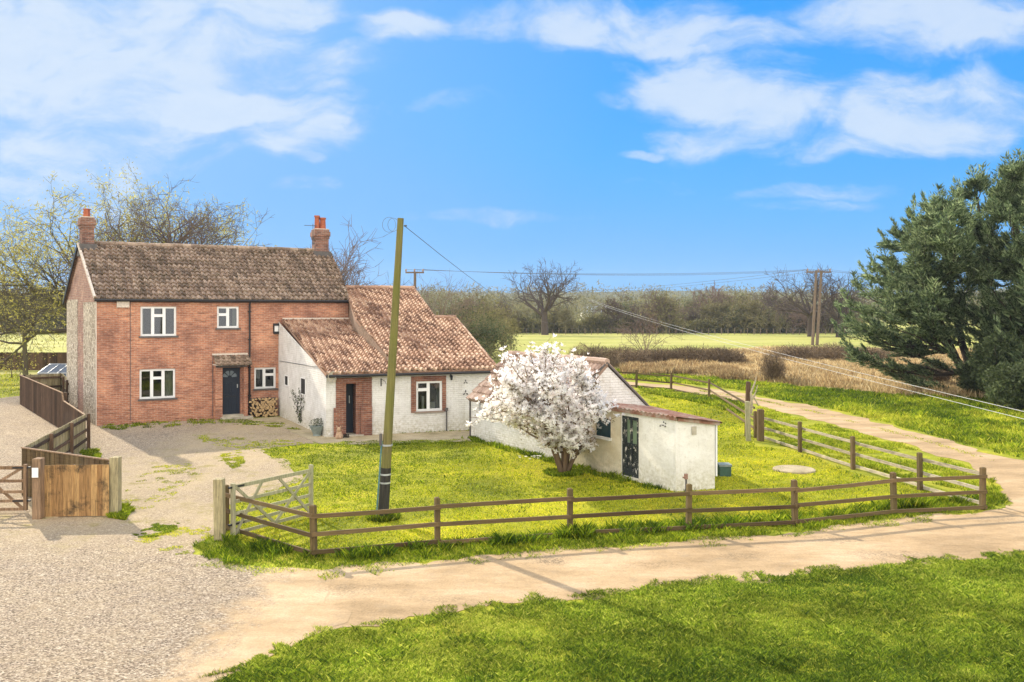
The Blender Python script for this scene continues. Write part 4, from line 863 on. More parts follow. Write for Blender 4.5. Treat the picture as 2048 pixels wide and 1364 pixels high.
g = MB(); g.bar(Z3(Sm, zL - .02) - DF.v * .06, Z3(Qp, zL - .02) - DF.v * .06 + sd_ * .04, .05, .09); g.bar(Z3(Qp, zL - .03) + sd_ * .05, Z3(Rp, zR - .03) + sd_ * .05 + e * .1, .05, .09); g.build('fascia', M['rust'], shed)
g = MB(); ur, zr = .52, 1.62; q = Qp.lerp(Rp, .45); g.bar(Z3(q, 1.55) + sd_ * .012, Z3(q, 1.78) + sd_ * .012, .16, .02, up=sd_); g.build('vent', M['concrete'], shed)
u, z = DF.hit(1327, 850, -.03); g = MB()
for du, dz in ((0, 0), (.09, -.02), (.02, .09), (.1, .06), (-.12, -.03)): g.add([DF.p(u + du - .035, -.045, z + dz - .03), DF.p(u + du + .035, -.045, z + dz - .02), DF.p(u + du + .01, -.06, z + dz + .035)], [(0, 1, 2)])
g.tube([DF.p(u - .1, -.04, z), DF.p(u + .12, -.04, z - .03)], .006, 4); t = tag(g.build('wall_ornament', M['lead']), 'small cut metal bird ornament on the white shed wall right of the peeling door', 'ornament')
# ------------------------------------------------------------------ fences
def rail_fence(lab, posts, hz, rails=(.84, .47, .10), side=-1, m='wood_rail', pm='wood_post', w=.11, skip=(), gaps=(), rw=.085, seed=1):
    rr = random.Random(seed); c = posts[0]; t = thing('rail_fence', lab, 'fence', (c[0], c[1], 0)); P = [Vector((p[0], p[1], 0)) for p in posts]
    for i, p in enumerate(P):
        if i in skip: continue
        g = MB(); d = (P[min(i + 1, len(P) - 1)] - P[max(0, i - 1)]).normalized(); h = hz + rr.uniform(-.03, .03); n = Vector((-d.y, d.x, 0)); tl = Vector((rr.uniform(-.02, .02), rr.uniform(-.02, .02), 0))
        q = [p - d * w / 2 - n * w / 2, p + d * w / 2 - n * w / 2, p + d * w / 2 + n * w / 2, p - d * w / 2 + n * w / 2]
        g.box8(q + [v + tl + Vector((0, 0, h)) for v in q], rr.random()); q2 = [(v - p) * .6 + p + tl + Vector((0, 0, h + .02)) for v in q]; g.add([v + tl + Vector((0, 0, h)) for v in q] + q2, [(4, 5, 6, 7), (0, 1, 5, 4), (1, 2, 6, 5), (2, 3, 7, 6), (3, 0, 4, 7)], .8); g.build('post', M[pm], t)
    for i in range(len(P) - 1):
        if i in gaps: continue
        d = (P[i + 1] - P[i]).normalized(); n = Vector((-d.y, d.x, 0)) * side * (w / 2 + .022)
        for z in rails:
            g = MB(); a = P[i] + n + d * (-.06) + Vector((0, 0, z + rr.uniform(-.02, .02))); b_ = P[i + 1] + n + d * .06 + Vector((0, 0, z + rr.uniform(-.02, .02))); mid = (a + b_) / 2 + Vector((0, 0, rr.uniform(-.015, .005)))
            tt = rr.random(); g.bar(a, mid, .042, rw, tint=tt); g.bar(mid, b_, .042, rw, tint=tt); g.build('rail', M[m], t)
    return t
def tz(px, py, z): q = G(px, py, z); return (q.x, q.y)
front = [tz(452, 962, 1.12)] + [tz(x, y, 1.03) for x, y in ((628, 1012), (875, 995), (1140, 980), (1377, 970), (1590, 962), (1788, 945), (1965, 937))]
rail_fence('brown three rail fence along the front of the lawn beside the dirt track', front, 1.03, seed=3)
rs = [tz(x, y, 1.05) for x, y in ((1840, 905), (1706, 872), (1600, 845), (1511, 822))]
rail_fence('pale three rail fence on the right side of the lawn', [(front[-1][0] + .02, front[-1][1] + .2)] + rs, 1.05, side=-1, m='wood_rail_pale', skip=(0,), seed=4)
bkf = [(10.0, 36.4), tz(1418, 759, 1.1), tz(1342, 746, 1.1), tz(1273, 741, 1.1), tz(1205, 737, 1.1), tz(1140, 733, 1.1)]
rail_fence('dark three rail fence at the back of the lawn beside the upper track', bkf, 1.1, rails=(.92, .5, .1), side=-1, skip=(0,), seed=5, m='wood_rail')
def post(name, lab, cat, base, top, w, m, group=None, k=4, cap=True):
    base = Vector(base); top = Vector(top); g = MB(); g.tube([base, base.lerp(top, .5), top, top + Vector((0, 0, .02))], [w * .5 * 1.41 if k == 4 else w / 2] * 3 + [w * .3], k); o = g.build(name, M[m]); tag(o, lab, cat, group); return o
q = G(440, 1079); post('gate_post', 'tall pale squared gate post at the left end of the front rail fence', 'gate post', q, q + Vector((-.02, 0, 1.32)), .2, 'wood_pale')
# open field gate in the yard
def field_gate(lab, a, b_, h, m, z0=.10, nrail=5, seed=1, w=.03):
    a = Vector(a); b_ = Vector(b_); t = thing('field_gate', lab, 'gate', (a.x, a.y, 0)); d = (b_ - a).normalized(); L = (b_ - a).length; up = Vector((0, 0, 1)); rr = random.Random(seed)
    for p, hh in ((a, h + .08), (b_, h + .14)):
        g = MB(); g.bar(p + up * (z0 - .03), p + up * hh, .085, .075, up=d, tint=rr.random()); g.build('stile', M[m], t)
    zs = [z0 + (h - z0) * f for f in (0, .2, .42, .68, 1)][:nrail]
    for i, z in enumerate(zs): g = MB(); g.bar(a + up * z, b_ + up * z, w, .085 if i == len(zs) - 1 else .07, tint=rr.random()); g.build('rail', M[m], t)
    nrm = Vector((-d.y, d.x, 0)) * .03
    for (f0_, z0_), (f1, z1_) in (((.02, h), (.5, z0)), ((.5, z0), (.98, h)), ((.02, z0), (.34, h)), ((.98, z0), (.55, h))):
        g = MB(); g.bar(a + d * L * f0_ + up * z0_ - nrm, a + d * L * f1 + up * z1_ - nrm, w, .065, tint=rr.random()); g.build('brace', M[m], t)
    g = MB()
    for z in (zs[1], zs[-1]): g.bar(a - d * .12 + up * z, a + d * .3 + up * z, .05, .04)
    g.build('hinge', M['black'], t)
hg = tz(466, 967, 1.2); fg2 = tz(622, 931, 1.24)
field_gate('pale weathered five bar gate standing open behind the front fence', (*hg, 0), (*fg2, 0), 1.12, 'wood_gate', seed=2)
# closeboard fences
def board_fence(lab, pts, hts, m, pm='wood_post', back=1, step=.105, seed=1, postn=True, trim=True, railside=None, group=None, name='board_fence'):
    """boards face the side away from `back` normal; rails and posts on the back side"""
    rr = random.Random(seed); P = [Vector((p[0], p[1], 0)) for p in pts]; t = thing(name, lab, 'fence', P[0]); g = MB(); tr = MB()
    up = Vector((0, 0, 1))
    for i in range(len(P) - 1):
        a, b_ = P[i], P[i + 1]; L = (b_ - a).length; d = (b_ - a) / L; n = Vector((-d.y, d.x, 0)) * back; k = int(L / step)
        for j in range(k):
            s0, s1 = j * L / k, (j + 1) * L / k + .012; h = hts[i] + (hts[i + 1] - hts[i]) * (j + .5) / k + rr.uniform(-.006, .006); o_ = -n * (.012 + .012 * (j % 2)); q = [a + d * s0 + o_, a + d * s1 + o_, a + d * s1 + o_ + n * .016, a + d * s0 + o_ + n * .016]
            if n.cross(d).z > 0: q = q[::-1]
            g.box8([v + up * .03 for v in q] + [v + up * h for v in q], rr.random())
        if trim: tr.bar(a + up * (hts[i] + .015) - n * .01, b_ + up * (hts[i + 1] + .015) - n * .01, .06, .03)
        for z in (.25, .5, .8):
            r_ = MB(); r_.bar(a + n * .04 + up * hts[i] * z * 1.1, b_ + n * .04 + up * hts[i + 1] * z * 1.1, .045, .085, tint=rr.random()); r_.build('rail', M['wood_dark'], t)
        if postn:
            for f in np.arange(0, 1.001, 1 / max(1, round(L / 2.6))):
                if f > .99 and i < len(P) - 2: continue
                p_ = a + d * L * float(f) + n * .10; h = hts[i] + (hts[i + 1] - hts[i]) * float(f); r_ = MB(); r_.bar(p_, p_ + up * (h + .02), .1, .1, up=d, tint=rr.random()); r_.build('post', M['wood_dark'], t)
    g.build('boards', M[m], t)
    if trim: tr.build('capping', M['wood_gate_brown'], t)
    return t
f1a = G(40, 809); f1b = G(125, 861); f1c = Vector((-15.35, 31.5, 0))
board_fence('dark brown closeboard fence running from the back garden to the yard', [f1a, f1b, f1b + (f1c - f1b) * .06, f1c], [1.55, 1.55, 1.25, 1.2], 'wood_dark', back=1, seed=5)
f2b = Vector((-13.15, 23.5, 0)); board_fence('pale backed closeboard fence zigzagging towards the bin store with rails showing', [f1c, f2b], [1.25, 1.3], 'wood_pale', back=1, seed=6, trim=False)
f3b = Vector((-9.78, 21.45, 0)); board_fence('closeboard fence forming the back of the bin store', [f2b + Vector((.02, -.05, 0)), f3b], [1.3, 1.3], 'wood_rail', back=1, seed=7, trim=True)
f4a = G(78, 1036); f4b = Vector((-9.75, 21.15, 0)); board_fence('tan closeboard fence panel facing the gravel between two thick posts', [f4a, f4b], [1.27, 1.27], 'wood_tan', back=1, seed=8, trim=False, step=.13)
q = G(77, 1038); gpl = post('gate_post', 'brown squared gate post with a small white notice left of the tan fence panel', 'gate post', q, q + Vector((0, 0, 1.45)), .20, 'wood_gate_brown')
g = MB(); g.box(q.x - .075, q.y - .155, 1.02, q.x + .075, q.y - .145, 1.25); nt = g.build('notice', M['upvc'], gpl); 
nt.matrix_parent_inverse = Matrix.Identity(4)
q = G(231, 1031); post('gate_post', 'pale squared gate post at the right end of the tan fence panel', 'gate post', q, q + Vector((0, 0, 1.42)), .21, 'wood_pale')
field_gate('brown five bar gate closing the drive at the left edge', (-11.98, 21.55, 0), (-15.5, 21.3, 0), 1.12, 'wood_gate_brown', seed=3)
bk0 = f1a + Vector((.1, .1, 0)); bk1 = HF.p(0, 7.2, 0); board_fence('pale closeboard fence between the back corner and the stone gable', [bk0, f1a + Vector((1.2, 2.0, 0)), bk1], [1.55, 1.5, 1.5], 'wood_pale', back=-1, seed=9, trim=False)
# dark long fence at the end of the garden
a = G(-260, 742); b_ = G(150, 741); c_ = Vector((b_.x + 28, b_.y + 2, 0)); board_fence('long dark fence across the far end of the back garden', [a, b_, c_], [1.5, 1.5, 1.5], 'wood_dark', back=1, seed=10, step=.2, trim=False)
# far pale rail fence in the left field
xs = [P3(x, 650, 170) for x in (-80, -20, 40, 100, 160, 220)]; rail_fence('distant pale rail fence across the bright field on the left', [(p.x, p.y) for p in xs], 1.25, rails=(1.1, .6), m='wood_rail_pale', pm='wood_rail_pale', w=.18, rw=.16, seed=12)
# far wire fence at the edge of the pasture
t = thing('wire_fence', 'distant post and wire fence where the pasture meets the trees', 'fence', (0, 178, 0)); 
for i in range(52):
    x = 1040 + i * 13; p = G(x, 669 - .3 * math.sin(i)); g = MB(); g.box(p.x - .06, p.y - .06, 0, p.x + .06, p.y + .06, 1.2 + .15 * math.sin(i * 3.3), .7); g.build('post', M['pole_far'], t)
g = MB()
for z in (.5, .85, 1.2): p = G(1040, 669); q = G(1040 + 51 * 13, 669); g.tube([(p.x, p.y, z), (q.x, q.y, z)], .012, 3)
g.build('wire', M['wired'], t)
# old posts at the corner of the lawn
b0 = G(1497, 882); o1 = post('old_post', 'bleached grey round post at the far corner of the lawn', 'post', b0, b0 + Vector((-.04, 0, 1.50)), .2, 'wood_gate', k=9)
b1 = b0 + Vector((.26, 1.2, 0)); post('old_post', 'tall dark leaning post behind the bleached post', 'post', b1, b1 + Vector((.06, 0, 2.15)), .2, 'wood_dark', k=8)
b1 = b0 + Vector((.46, .0, 0)); post('old_post', 'short dark square post where the pale rail fence begins', 'post', b1, b1 + Vector((0, 0, 1.2)), .22, 'wood_post')
t = thing('dead_branch', 'pale twisted dead branch caught between the old posts', 'branch', b0 + Vector((.25, .4, 1.4))); g = MB(); p = b0 + Vector((.2, .4, 1.0)); g.tube([p, p + Vector((.04, 0, .4)), p + Vector((.0, 0, .8)), p + Vector((.16, 0, 1.2)), p + Vector((.22, 0, 1.45))], [.05, .045, .04, .03, .015], 7); g.tube([p + Vector((.02, 0, .5)), p + Vector((.22, 0, .9))], [.04, .015], 6); g.tube([p + Vector((.3, 0, .3)), p + Vector((.12, 0, .62)), p + Vector((.26, 0, 1.1))], [.03, .03, .012], 6); g.build('wood', M['wood_rail_pale'], t)
# ------------------------------------------------------------------ utility pole and wires
pb = G(766, 1037); ptop = Vector((-2.69 + .02, 20.98, 7.2)); t = thing('utility_pole', 'tall green algae stained wooden pole leaning slightly on the lawn', 'pole', pb)
f = lambda k: pb.lerp(ptop, k)
g = MB(); g.tube([f(x) for x in (.168, .4, .7, 1.0)], [.118, .104, .09, .076], 16); g.build('shaft', M['pole'], t, smooth=False)
g = MB(); g.tube([f(x) for x in (0, .05, .17)], [.14, .130, .124], 16); g.build('tarred_base', M['pole_black'], t)
g = MB(); rr = random.Random(1)
for z in (.148, .245, .12): c = f(z); g.tube([c - Vector((0, 0, .02)), c + Vector((0, 0, .02))], .130, 16)
g.build('band', M['galv'], t)
g = MB(); g.tube([f(0) + Vector((-.15, -.08, 0)), f(.10) + Vector((-.14, -.08, 0)), f(.26) + Vector((-.13, -.06, 0))], .02, 6); g.build('cable_guard', m_simple('blue_cable', (.07, .17, .20), .6), t)
g = MB(); g.box(-.04, 0, 0, .04, .06, .12) if False else None; c = f(.245) + Vector((-.15, -.05, 0)); g.box(c.x - .03, c.y - .04, c.z, c.x + .03, c.y + .04, c.z + .28); g.build('small_box', M['lead'], t)
g = MB(); c = f(.975); g.tube([c + Vector((.09, 0, 0)), c + Vector((.16, 0, .0))], .02, 6)
for i in range(2): g.tube([c + Vector((-.16 - .10 * i + math.cos(a_) * (.13 + .03 * i), -.05, .02 + math.sin(a_) * (.16 + .02 * i))) for a_ in np.linspace(0, 6.28, 20)], .005, 4)
g.build('cable_coil', M['wired'], t)
def wire(lab, a, b_, sag, r=.012, m='wired', n=24):
    a = Vector(a); b_ = Vector(b_); g = MB(); g.tube([a.lerp(b_, i / n) - Vector((0, 0, 4 * sag * (i / n) * (1 - i / n))) for i in range(n + 1)], r, 4); return tag(g.build('overhead_wire', M[m]), lab, 'wire')
# far poles
fp = G(1637, 690); t = thing('twin_pole', 'twin wooden electricity pole with crossarm left of the big conifers', 'pole', (P3(1630, 690, 125).x, 125, 0)); Zf = 125
for x, x2 in ((1625, 1632), (1641, 1642)): pass
g = MB(); a = P3(1625, 690, Zf); b_ = P3(1632.5, 541, Zf); a.z = 0; g.tube([a, b_], [.23, .16], 8); g.build('shaft', M['pole_far'], t)
g = MB(); a = P3(1634, 690, Zf); b_ = P3(1643, 541, Zf); a.z = 0; g.tube([a, b_], [.23, .16], 8); g.build('shaft', M['pole_far'], t)
g = MB(); a = P3(1613, 544, Zf); b_ = P3(1662, 544, Zf); g.bar(a, b_, .15, .22); g.build('crossarm', M['pole_far'], t)
for x in (1615, 1637, 1660): g = MB(); c = P3(x, 543, Zf); g.tube([c, c + Vector((0, 0, .25)), c + Vector((0, 0, .42))], [.06, .13, .07], 8); g.build('insulator', M['ceramic'], t)
Zg = 100; t = thing('electricity_pole', 'far wooden electricity pole with crossarm beyond the annex roof', 'pole', (P3(829, 600, Zg).x, Zg, 0))
a = P3(829, 600, Zg); a.z = 0; b_ = P3(830, 543, Zg); g = MB(); g.tube([a, b_], [.2, .15], 8); g.build('shaft', M['pole_far'], t); g = MB(); g.bar(P3(811, 545, Zg), P3(848, 545, Zg), .14, .18); g.build('crossarm', M['pole_far'], t)
for x in (812, 829, 846): g = MB(); c = P3(x, 544, Zg); g.tube([c, c + Vector((0, 0, .2)), c + Vector((0, 0, .36))], [.05, .11, .06], 8); g.build('insulator', M['ceramic'], t)
ins = lambda x, Z, y=539: P3(x, y, Z)
wire('sagging cable from the green pole towards the distant oak', f(.975) + Vector((.1, 0, 0)), P3(1165, 602, 160), 3.2, .008, n=30)
for i, (x0, x1) in enumerate(((812, 1615), (829, 1637), (846, 1660))): wire(['first', 'second', 'third'][i] + ' high wire counted from the front between the two distant electricity poles', ins(x0, Zg), ins(x1, Zf), .55 + .1 * i, .022)
for i, x1 in enumerate((1615, 1660)): wire('high wire dropping left from the twin pole, ' + ('front strand' if i == 0 else 'rear strand'), ins(x1, Zf), P3(1010, 586 + i * 6, 230), 1.0, .028)
for i, x1 in enumerate((1615, 1637, 1660)): wire('wire running right from the twin pole behind the conifers, ' + ('left', 'middle', 'right')[i] + ' strand', ins(x1, Zf), P3(2300, 548 + i * 8, 110), 1.0, .022)
for i, (xa, ya, xb, yb) in enumerate(((1172, 596, 2260, 872), (1176, 600, 2260, 890))):
    A_ = P3(xa, ya, 150); B_ = P3(xb, yb, 30); wire(('upper' if i == 0 else 'lower') + ' of two bright low cables crossing the meadow to the right edge', A_, B_, .55, .012, 'wirem', 40)
# ------------------------------------------------------------------ small things on the lawn
q = G(1588, 941); g = MB(); g.tube([q, q + Vector((0, 0, .05)), q + Vector((0, 0, .07))], [.64, .64, .6], 32); tag(g.build('concrete_cover', M['g_path']), 'round pale concrete cover lying in the lawn', 'manhole cover')
q = G(1448, 951); t = thing('utility_box', 'dark green box with a pale lid on the grass right of the shed', 'box', q); g = MB(); g.box(q.x - .17, q.y - .2, 0, q.x + .17, q.y + .2, .3); g.build('body', M['green_box'], t); g = MB(); g.box(q.x - .19, q.y - .22, .303, q.x + .19, q.y + .22, .36); g.build('lid', M['blue_tub'], t)
q = Vector((4.72, 23.72, 0)); t = thing('standpipe', 'rusty standpipe with a tap in front of the shed corner', 'standpipe', q); g = MB(); g.tube([q, q + Vector((0, 0, .46))], .028, 7); g.build('pipe', M['lead'], t); g = MB(); g.box(q.x - .05, q.y - .05, .42, q.x + .04, q.y + .04, .56); g.tube([q + Vector((-.02, -.03, .5)), q + Vector((-.1, -.08, .47))], .02, 6); g.build('tap', M['rust'], t)
def wbin(x, y, rz, lab):
    t = thing('wheelie_bin', lab, 'bin', (x, y, 0), None, rz); g = MB(); a, b_ = .22, .24
    g.add([(-a * .8, -b_ * .8, .05), (a * .8, -b_ * .8, .05), (a * .8, b_ * .8, .05), (-a * .8, b_ * .8, .05), (-a, -b_, .95), (a, -b_, .95), (a, b_, .95), (-a, b_, .95)], [(3, 2, 1, 0), (0, 1, 5, 4), (1, 2, 6, 5), (2, 3, 7, 6), (3, 0, 4, 7), (4, 5, 6, 7)]); g.build('body', M['green_box'], t, world=False)
    g = MB(); g.add([(-a - .02, -b_ - .03, .95), (a + .02, -b_ - .03, .95), (a + .02, b_ + .02, .97), (-a - .02, b_ + .02, .97), (-a * .9, -b_ * .8, 1.03), (a * .9, -b_ * .8, 1.03), (a, b_, 1.07), (-a, b_, 1.07)], [(3, 2, 1, 0), (0, 1, 5, 4), (1, 2, 6, 5), (2, 3, 7, 6), (3, 0, 4, 7), (4, 5, 6, 7)]); g.build('lid', M['whitebin'], t, world=False)
    g = MB(); g.tube([(-a, b_ + .02, .06), (a, b_ + .02, .06)], .07, 10); g.build('wheel', M['black'], t, world=False)
wbin(-11.05, 21.7, .1, 'wheelie bin with a white lid behind the tan fence panel'); wbin(-10.95, 22.02, .3, 'wheelie bin behind the white lidded bin in the bin store')
# silver frame beyond the back fence
q = G(110, 745); t = thing('cold_frame', 'silver framed glazed cold frame beyond the back garden fence', 'cold frame', P3(116, 741, 52)); o = Vector((P3(117, 741, 52).x, 52, 0)); t.location = o; g = MB(); pn = MB(); hx, hy = .85, .7
c8 = lambda sx, sy, z: o + Vector((sx * hx, sy * hy, z))
for sx in (-1, -.33, .33, 1): g.bar(c8(sx, -1, .0), c8(sx, -1, 1.3), .05, .05, up=(1, 0, 0)); g.bar(c8(sx, 1, .0), c8(sx, 1, 1.75), .05, .05, up=(1, 0, 0)); g.bar(c8(sx, -1, 1.3), c8(sx, 1, 1.75), .05, .05)
for sy, z in ((-1, 1.3), (1, 1.75), (-1, .1), (1, .1)): g.bar(c8(-1, sy, z), c8(1, sy, z), .05, .05)
g.build('frame', M['galv'], t); pn.add([c8(-1, -1, 1.3), c8(1, -1, 1.3), c8(1, 1, 1.75), c8(-1, 1, 1.75)], [(0, 1, 2, 3)]); pn.add([c8(-1, -1, .1), c8(1, -1, .1), c8(1, -1, 1.3), c8(-1, -1, 1.3)], [(0, 1, 2, 3)]); pn.build('pane', m_simple('grey_blue_panes', (.10, .12, .15), .9, .1, .2, 4), t)
# distant farm shed with pale roof in the trees
q = P3(1215, 622, 420); t = thing('distant_barn', 'distant barn with a grey roof among the far trees', 'barn', (q.x, 420, 0)); g = MB(); g.box(q.x - 12, 420, 0, q.x + 12, 432, 4); g.build('wall', M['render'], t, uvbox=True); slab(t, 'roof', 'galv', [Vector((q.x - 13, 419, 3.9)), Vector((q.x + 13, 419, 3.9)), Vector((q.x + 13, 426, 7)), Vector((q.x - 13, 426, 7))], .2)
# ------------------------------------------------------------------ vegetation
class Tubes:      # fast numpy collection of tapered branch tubes
    def __init__(s): s.V = []; s.F = []; s.n = 0
    def add(s, pts, rad, k=3):
        pts = np.asarray(pts, float); n = len(pts); d = np.gradient(pts, axis=0); d /= (np.linalg.norm(d, axis=1, keepdims=True) + 1e-9)
        ref = np.array([.3, .5, .81]) if abs(d[0, 2]) < .8 else np.array([1., .2, 0]); a = np.cross(d, ref); a /= (np.linalg.norm(a, axis=1, keepdims=True) + 1e-9); b_ = np.cross(d, a)
        an = 2 * np.pi * np.arange(k) / k; rad = np.asarray(rad, float)[:, None, None]
        V = pts[:, None, :] + rad * (a[:, None, :] * np.cos(an)[None, :, None] + b_[:, None, :] * np.sin(an)[None, :, None]); s.V.append(V.reshape(-1, 3))
        i = np.arange(n - 1)[:, None] * k; j = np.arange(k)[None, :]; j2 = (j + 1) % k
        s.F.append(np.stack([i + j, i + j2, i + k + j2, i + k + j], -1).reshape(-1, 4) + s.n); s.n += n * k
    def build(s, name, m, parent=None, world=True): return emit(name, np.concatenate(s.V), np.concatenate(s.F), m, parent, world)
def nrm(v): return v / (np.linalg.norm(v) + 1e-9)
def branchtree(seed, H, spread, tr, levels=(7, 6, 6, 6), trunk_h=.28, up=.25, droop=0.0, wob=.18, ratio=.62, twig=.012, tl=1.0, leafp=0, ang=(35, 60), lean=(0, 0), shape=1.0):
    """bare deciduous tree at the origin: returns (limbs Tubes, twigs Tubes, tips array)"""
    r = rngs(seed); big = Tubes(); fine = Tubes(); tips = []
    def path(p, d, L, n, w, dr):
        out = [p]; 
        for i in range(n): d = nrm(d + r.normal(0, w, 3) + np.array([0, 0, dr])); p = p + d * L / n; out.append(p)
        return np.array(out), d
    def child(p, d, L, rad, lev):
        n = max(2, 5 - lev); w = wob; dr = up * (.35 if lev < 3 else .1) - (droop if lev >= 3 else droop * .2)
        pts, de = path(p, d, L, n, w, dr); rr_ = np.linspace(rad, max(twig * .5, rad * (.35 if lev < len(levels) else .3)), n + 1); (big if lev <= 2 else fine).add(pts, rr_, 6 if lev <= 1 else (4 if lev == 2 else 3))
        if lev >= len(levels): tips.append(pts); return
        nb = max(2, int(levels[lev] * r.uniform(.8, 1.2)))
        for i in range(nb):
            f = r.uniform(.25, 1.0) if i else 1.0; q = f * n; k0 = min(n - 1, int(q)); pp_ = pts[k0] * (1 - (q - k0)) + pts[k0 + 1] * (q - k0); dd = nrm(pts[k0 + 1] - pts[k0])
            an = R(r.uniform(25, 58)); ax = nrm(np.cross(dd, r.normal(0, 1, 3))); nd = nrm(dd * math.cos(an) + ax * math.sin(an)); child(pp_, nd, L * ratio * r.uniform(.7, 1.15) * (1.15 - .3 * f), max(twig, rad * (1 - .55 * f) * .62), lev + 1)
    th = H * trunk_h; tp, td = path(np.zeros(3), nrm(np.array([lean[0], lean[1], 1.0])), th, 4, .04, .1); big.add(tp, np.linspace(tr * 1.25, tr * .85, 5), 9)
    nb = levels[0]; L0 = (H - th) * .55
    for i in range(nb):
        a = 2 * math.pi * (i + r.uniform(-.3, .3)) / nb; an = R(r.uniform(*ang)) if i else R(8); d = np.array([math.cos(a) * math.sin(an) * spread, math.sin(a) * math.sin(an) * spread, math.cos(an)])
        L = L0 * r.uniform(.85, 1.15) * np.linalg.norm(d); child(tp[-1 - int(r.integers(0, 2))], nrm(d), L, tr * .55, 1)
    return big, fine, tips
def leaves_at(tips, per, size, seed, spread=.15, wr=.4, f0=0.3):
    r = rngs(seed); P = []
    for t_ in tips:
        for _ in range(per): f = r.uniform(f0, 1) * (len(t_) - 1); k = min(len(t_) - 2, int(f)); P.append(t_[k] * (1 - f + k) + t_[k + 1] * (f - k))
    P = np.array(P) + r.normal(0, spread, (len(P), 3)); return leafmesh(P, size, seed + 1, wr)
def leafmesh(P, size, seed, wr=.4, dirs=None):
    r = rngs(seed); n = len(P); d = r.normal(0, 1, (n, 3)) if dirs is None else dirs; d /= np.linalg.norm(d, axis=1, keepdims=True) + 1e-9; w = np.cross(d, r.normal(0, 1, (n, 3))); w /= np.linalg.norm(w, axis=1, keepdims=True) + 1e-9
    L = size * r.uniform(.6, 1.4, (n, 1)); a = P - w * L * wr * .5; b_ = P + w * L * wr * .5; c = P + d * L; V = np.stack([a, b_, c], 1).reshape(-1, 3); Fc = np.arange(n * 3).reshape(n, 3); return V, Fc, np.repeat(r.random(n), 3)
def put_tree(name, lab, cat, loc, seed, H, spread, tr, bark='bark_grey', group=None, leaf=None, **k):
    t = thing(name, lab, cat, loc, group); big, fine, tips = branchtree(seed, H, spread, tr, **k); big.build('trunk', M[bark], t, world=False); c = fine.build('crown', M[k.get('cb', bark)] if False else M[bark], t, world=False)
    if leaf:
        m, per, size, sp = leaf; V, Fc, T = leaves_at(tips, per, size, seed, sp); emit('leaves', V, Fc, M[m], t, world=False, tint=T)
    return t
def copytree(src, lab, loc, rz, s, group=None):
    o = src.copy(); COL.objects.link(o); o.location = loc; o.rotation_euler = (0, 0, rz); o.scale = s if hasattr(s, '__len__') else (s, s, s); o['label'] = lab
    if group: o['group'] = group
    for ch in list(src.children): c = ch.copy(); COL.objects.link(c); c.parent = o
    return o
M['bark_oak'] = m_bark('dark_oak_bark', (.075, .058, .048))
Gz = lambda px, Z: Vector(((px - 1024) / F * Z, Z, 0))
# willows and bare trees behind the farmhouse
put_tree('willow_tree', 'bare slender trunked tree at the far left, standing by the long dark fence', 'tree', Gz(52, 60), 5, 9.0, 1.2, .15, 'bark', leaf=('willow', 1, .10, .15), levels=(7, 6, 5, 4, 2), trunk_h=.40, twig=.014, up=.10, droop=.05, ang=(25, 72), wob=.22, ratio=.66)
put_tree('willow_tree', 'tall yellow budding willow rising behind the left chimney', 'tree', Gz(195, 66), 12, 15.8, 1.45, .42, 'bark', leaf=('willow', 9, .2, .3), levels=(9, 6, 6, 5, 2), twig=.015, trunk_h=.26, up=.06, droop=.09, ang=(20, 70), wob=.2, ratio=.64)
put_tree('bare_tree', 'broad bare tree whose round crown rises above the middle of the farmhouse roof', 'tree', Gz(345, 62), 23, 15.2, 1.15, .36, 'bark_grey', levels=(9, 6, 6, 5, 3), twig=.014, trunk_h=.30, up=.08, droop=.01, ang=(20, 64), wob=.17, ratio=.64)
put_tree('bare_tree', 'narrow bare tree between the yellow willow and the broad bare tree', 'tree', Gz(275, 64), 31, 12.8, .8, .24, 'bark', levels=(6, 5, 5, 5, 2), twig=.015, trunk_h=.35, up=.18, ang=(12, 42), wob=.15, leaf=('willow', 1, .12, .15))
put_tree('bare_tree', 'spiky upright bare tree behind the right chimney of the farmhouse', 'tree', Gz(668, 68), 44, 11.6, .85, .2, 'bark_red', levels=(9, 7, 6, 5), twig=.018, trunk_h=.12, up=.30, ang=(8, 40), wob=.10)
put_tree('bare_tree', 'small bare tree peeking over the roof ridge left of the right chimney', 'tree', Gz(585, 70), 47, 11.2, .9, .2, 'bark_grey', levels=(8, 6, 6, 5), twig=.016, trunk_h=.2, up=.28, ang=(10, 42), wob=.12)
put_tree('bare_tree', 'multi stemmed pinkish bare tree right of the annex roof ridge', 'tree', Gz(872, 75), 52, 9.4, 1.0, .17, 'bark_red', levels=(8, 6, 6, 4), trunk_h=.08, up=.16, ang=(10, 58), wob=.12)
put_tree('bare_tree', 'slim bare tree behind the green utility pole', 'tree', Gz(790, 80), 53, 8.6, .8, .14, 'bark_grey', levels=(7, 5, 5, 4), trunk_h=.15, up=.25, ang=(12, 45), wob=.12)
oak = put_tree('oak_tree', 'lone bare round crowned oak at the edge of the pasture', 'tree', Gz(1090, 176), 61, 15.6, 1.25, .62, 'bark_oak', levels=(7, 6, 5, 5), trunk_h=.30, up=.05, ang=(25, 72), wob=.2, ratio=.66, twig=.035)
put_tree('oak_tree', 'large bare oak directly behind the twin electricity pole', 'tree', Gz(1622, 165), 62, 15.6, 1.15, .6, 'bark_oak', levels=(7, 6, 5, 5), trunk_h=.25, up=.07, ang=(22, 68), wob=.19, ratio=.66, twig=.035)
put_tree('oak_tree', 'bare twisting oak between the twin pole and the conifers', 'tree', Gz(1678, 160), 63, 14.2, 1.0, .5, 'bark_oak', levels=(7, 6, 5, 5), trunk_h=.22, up=.10, ang=(20, 60), wob=.2, ratio=.66, twig=.035)
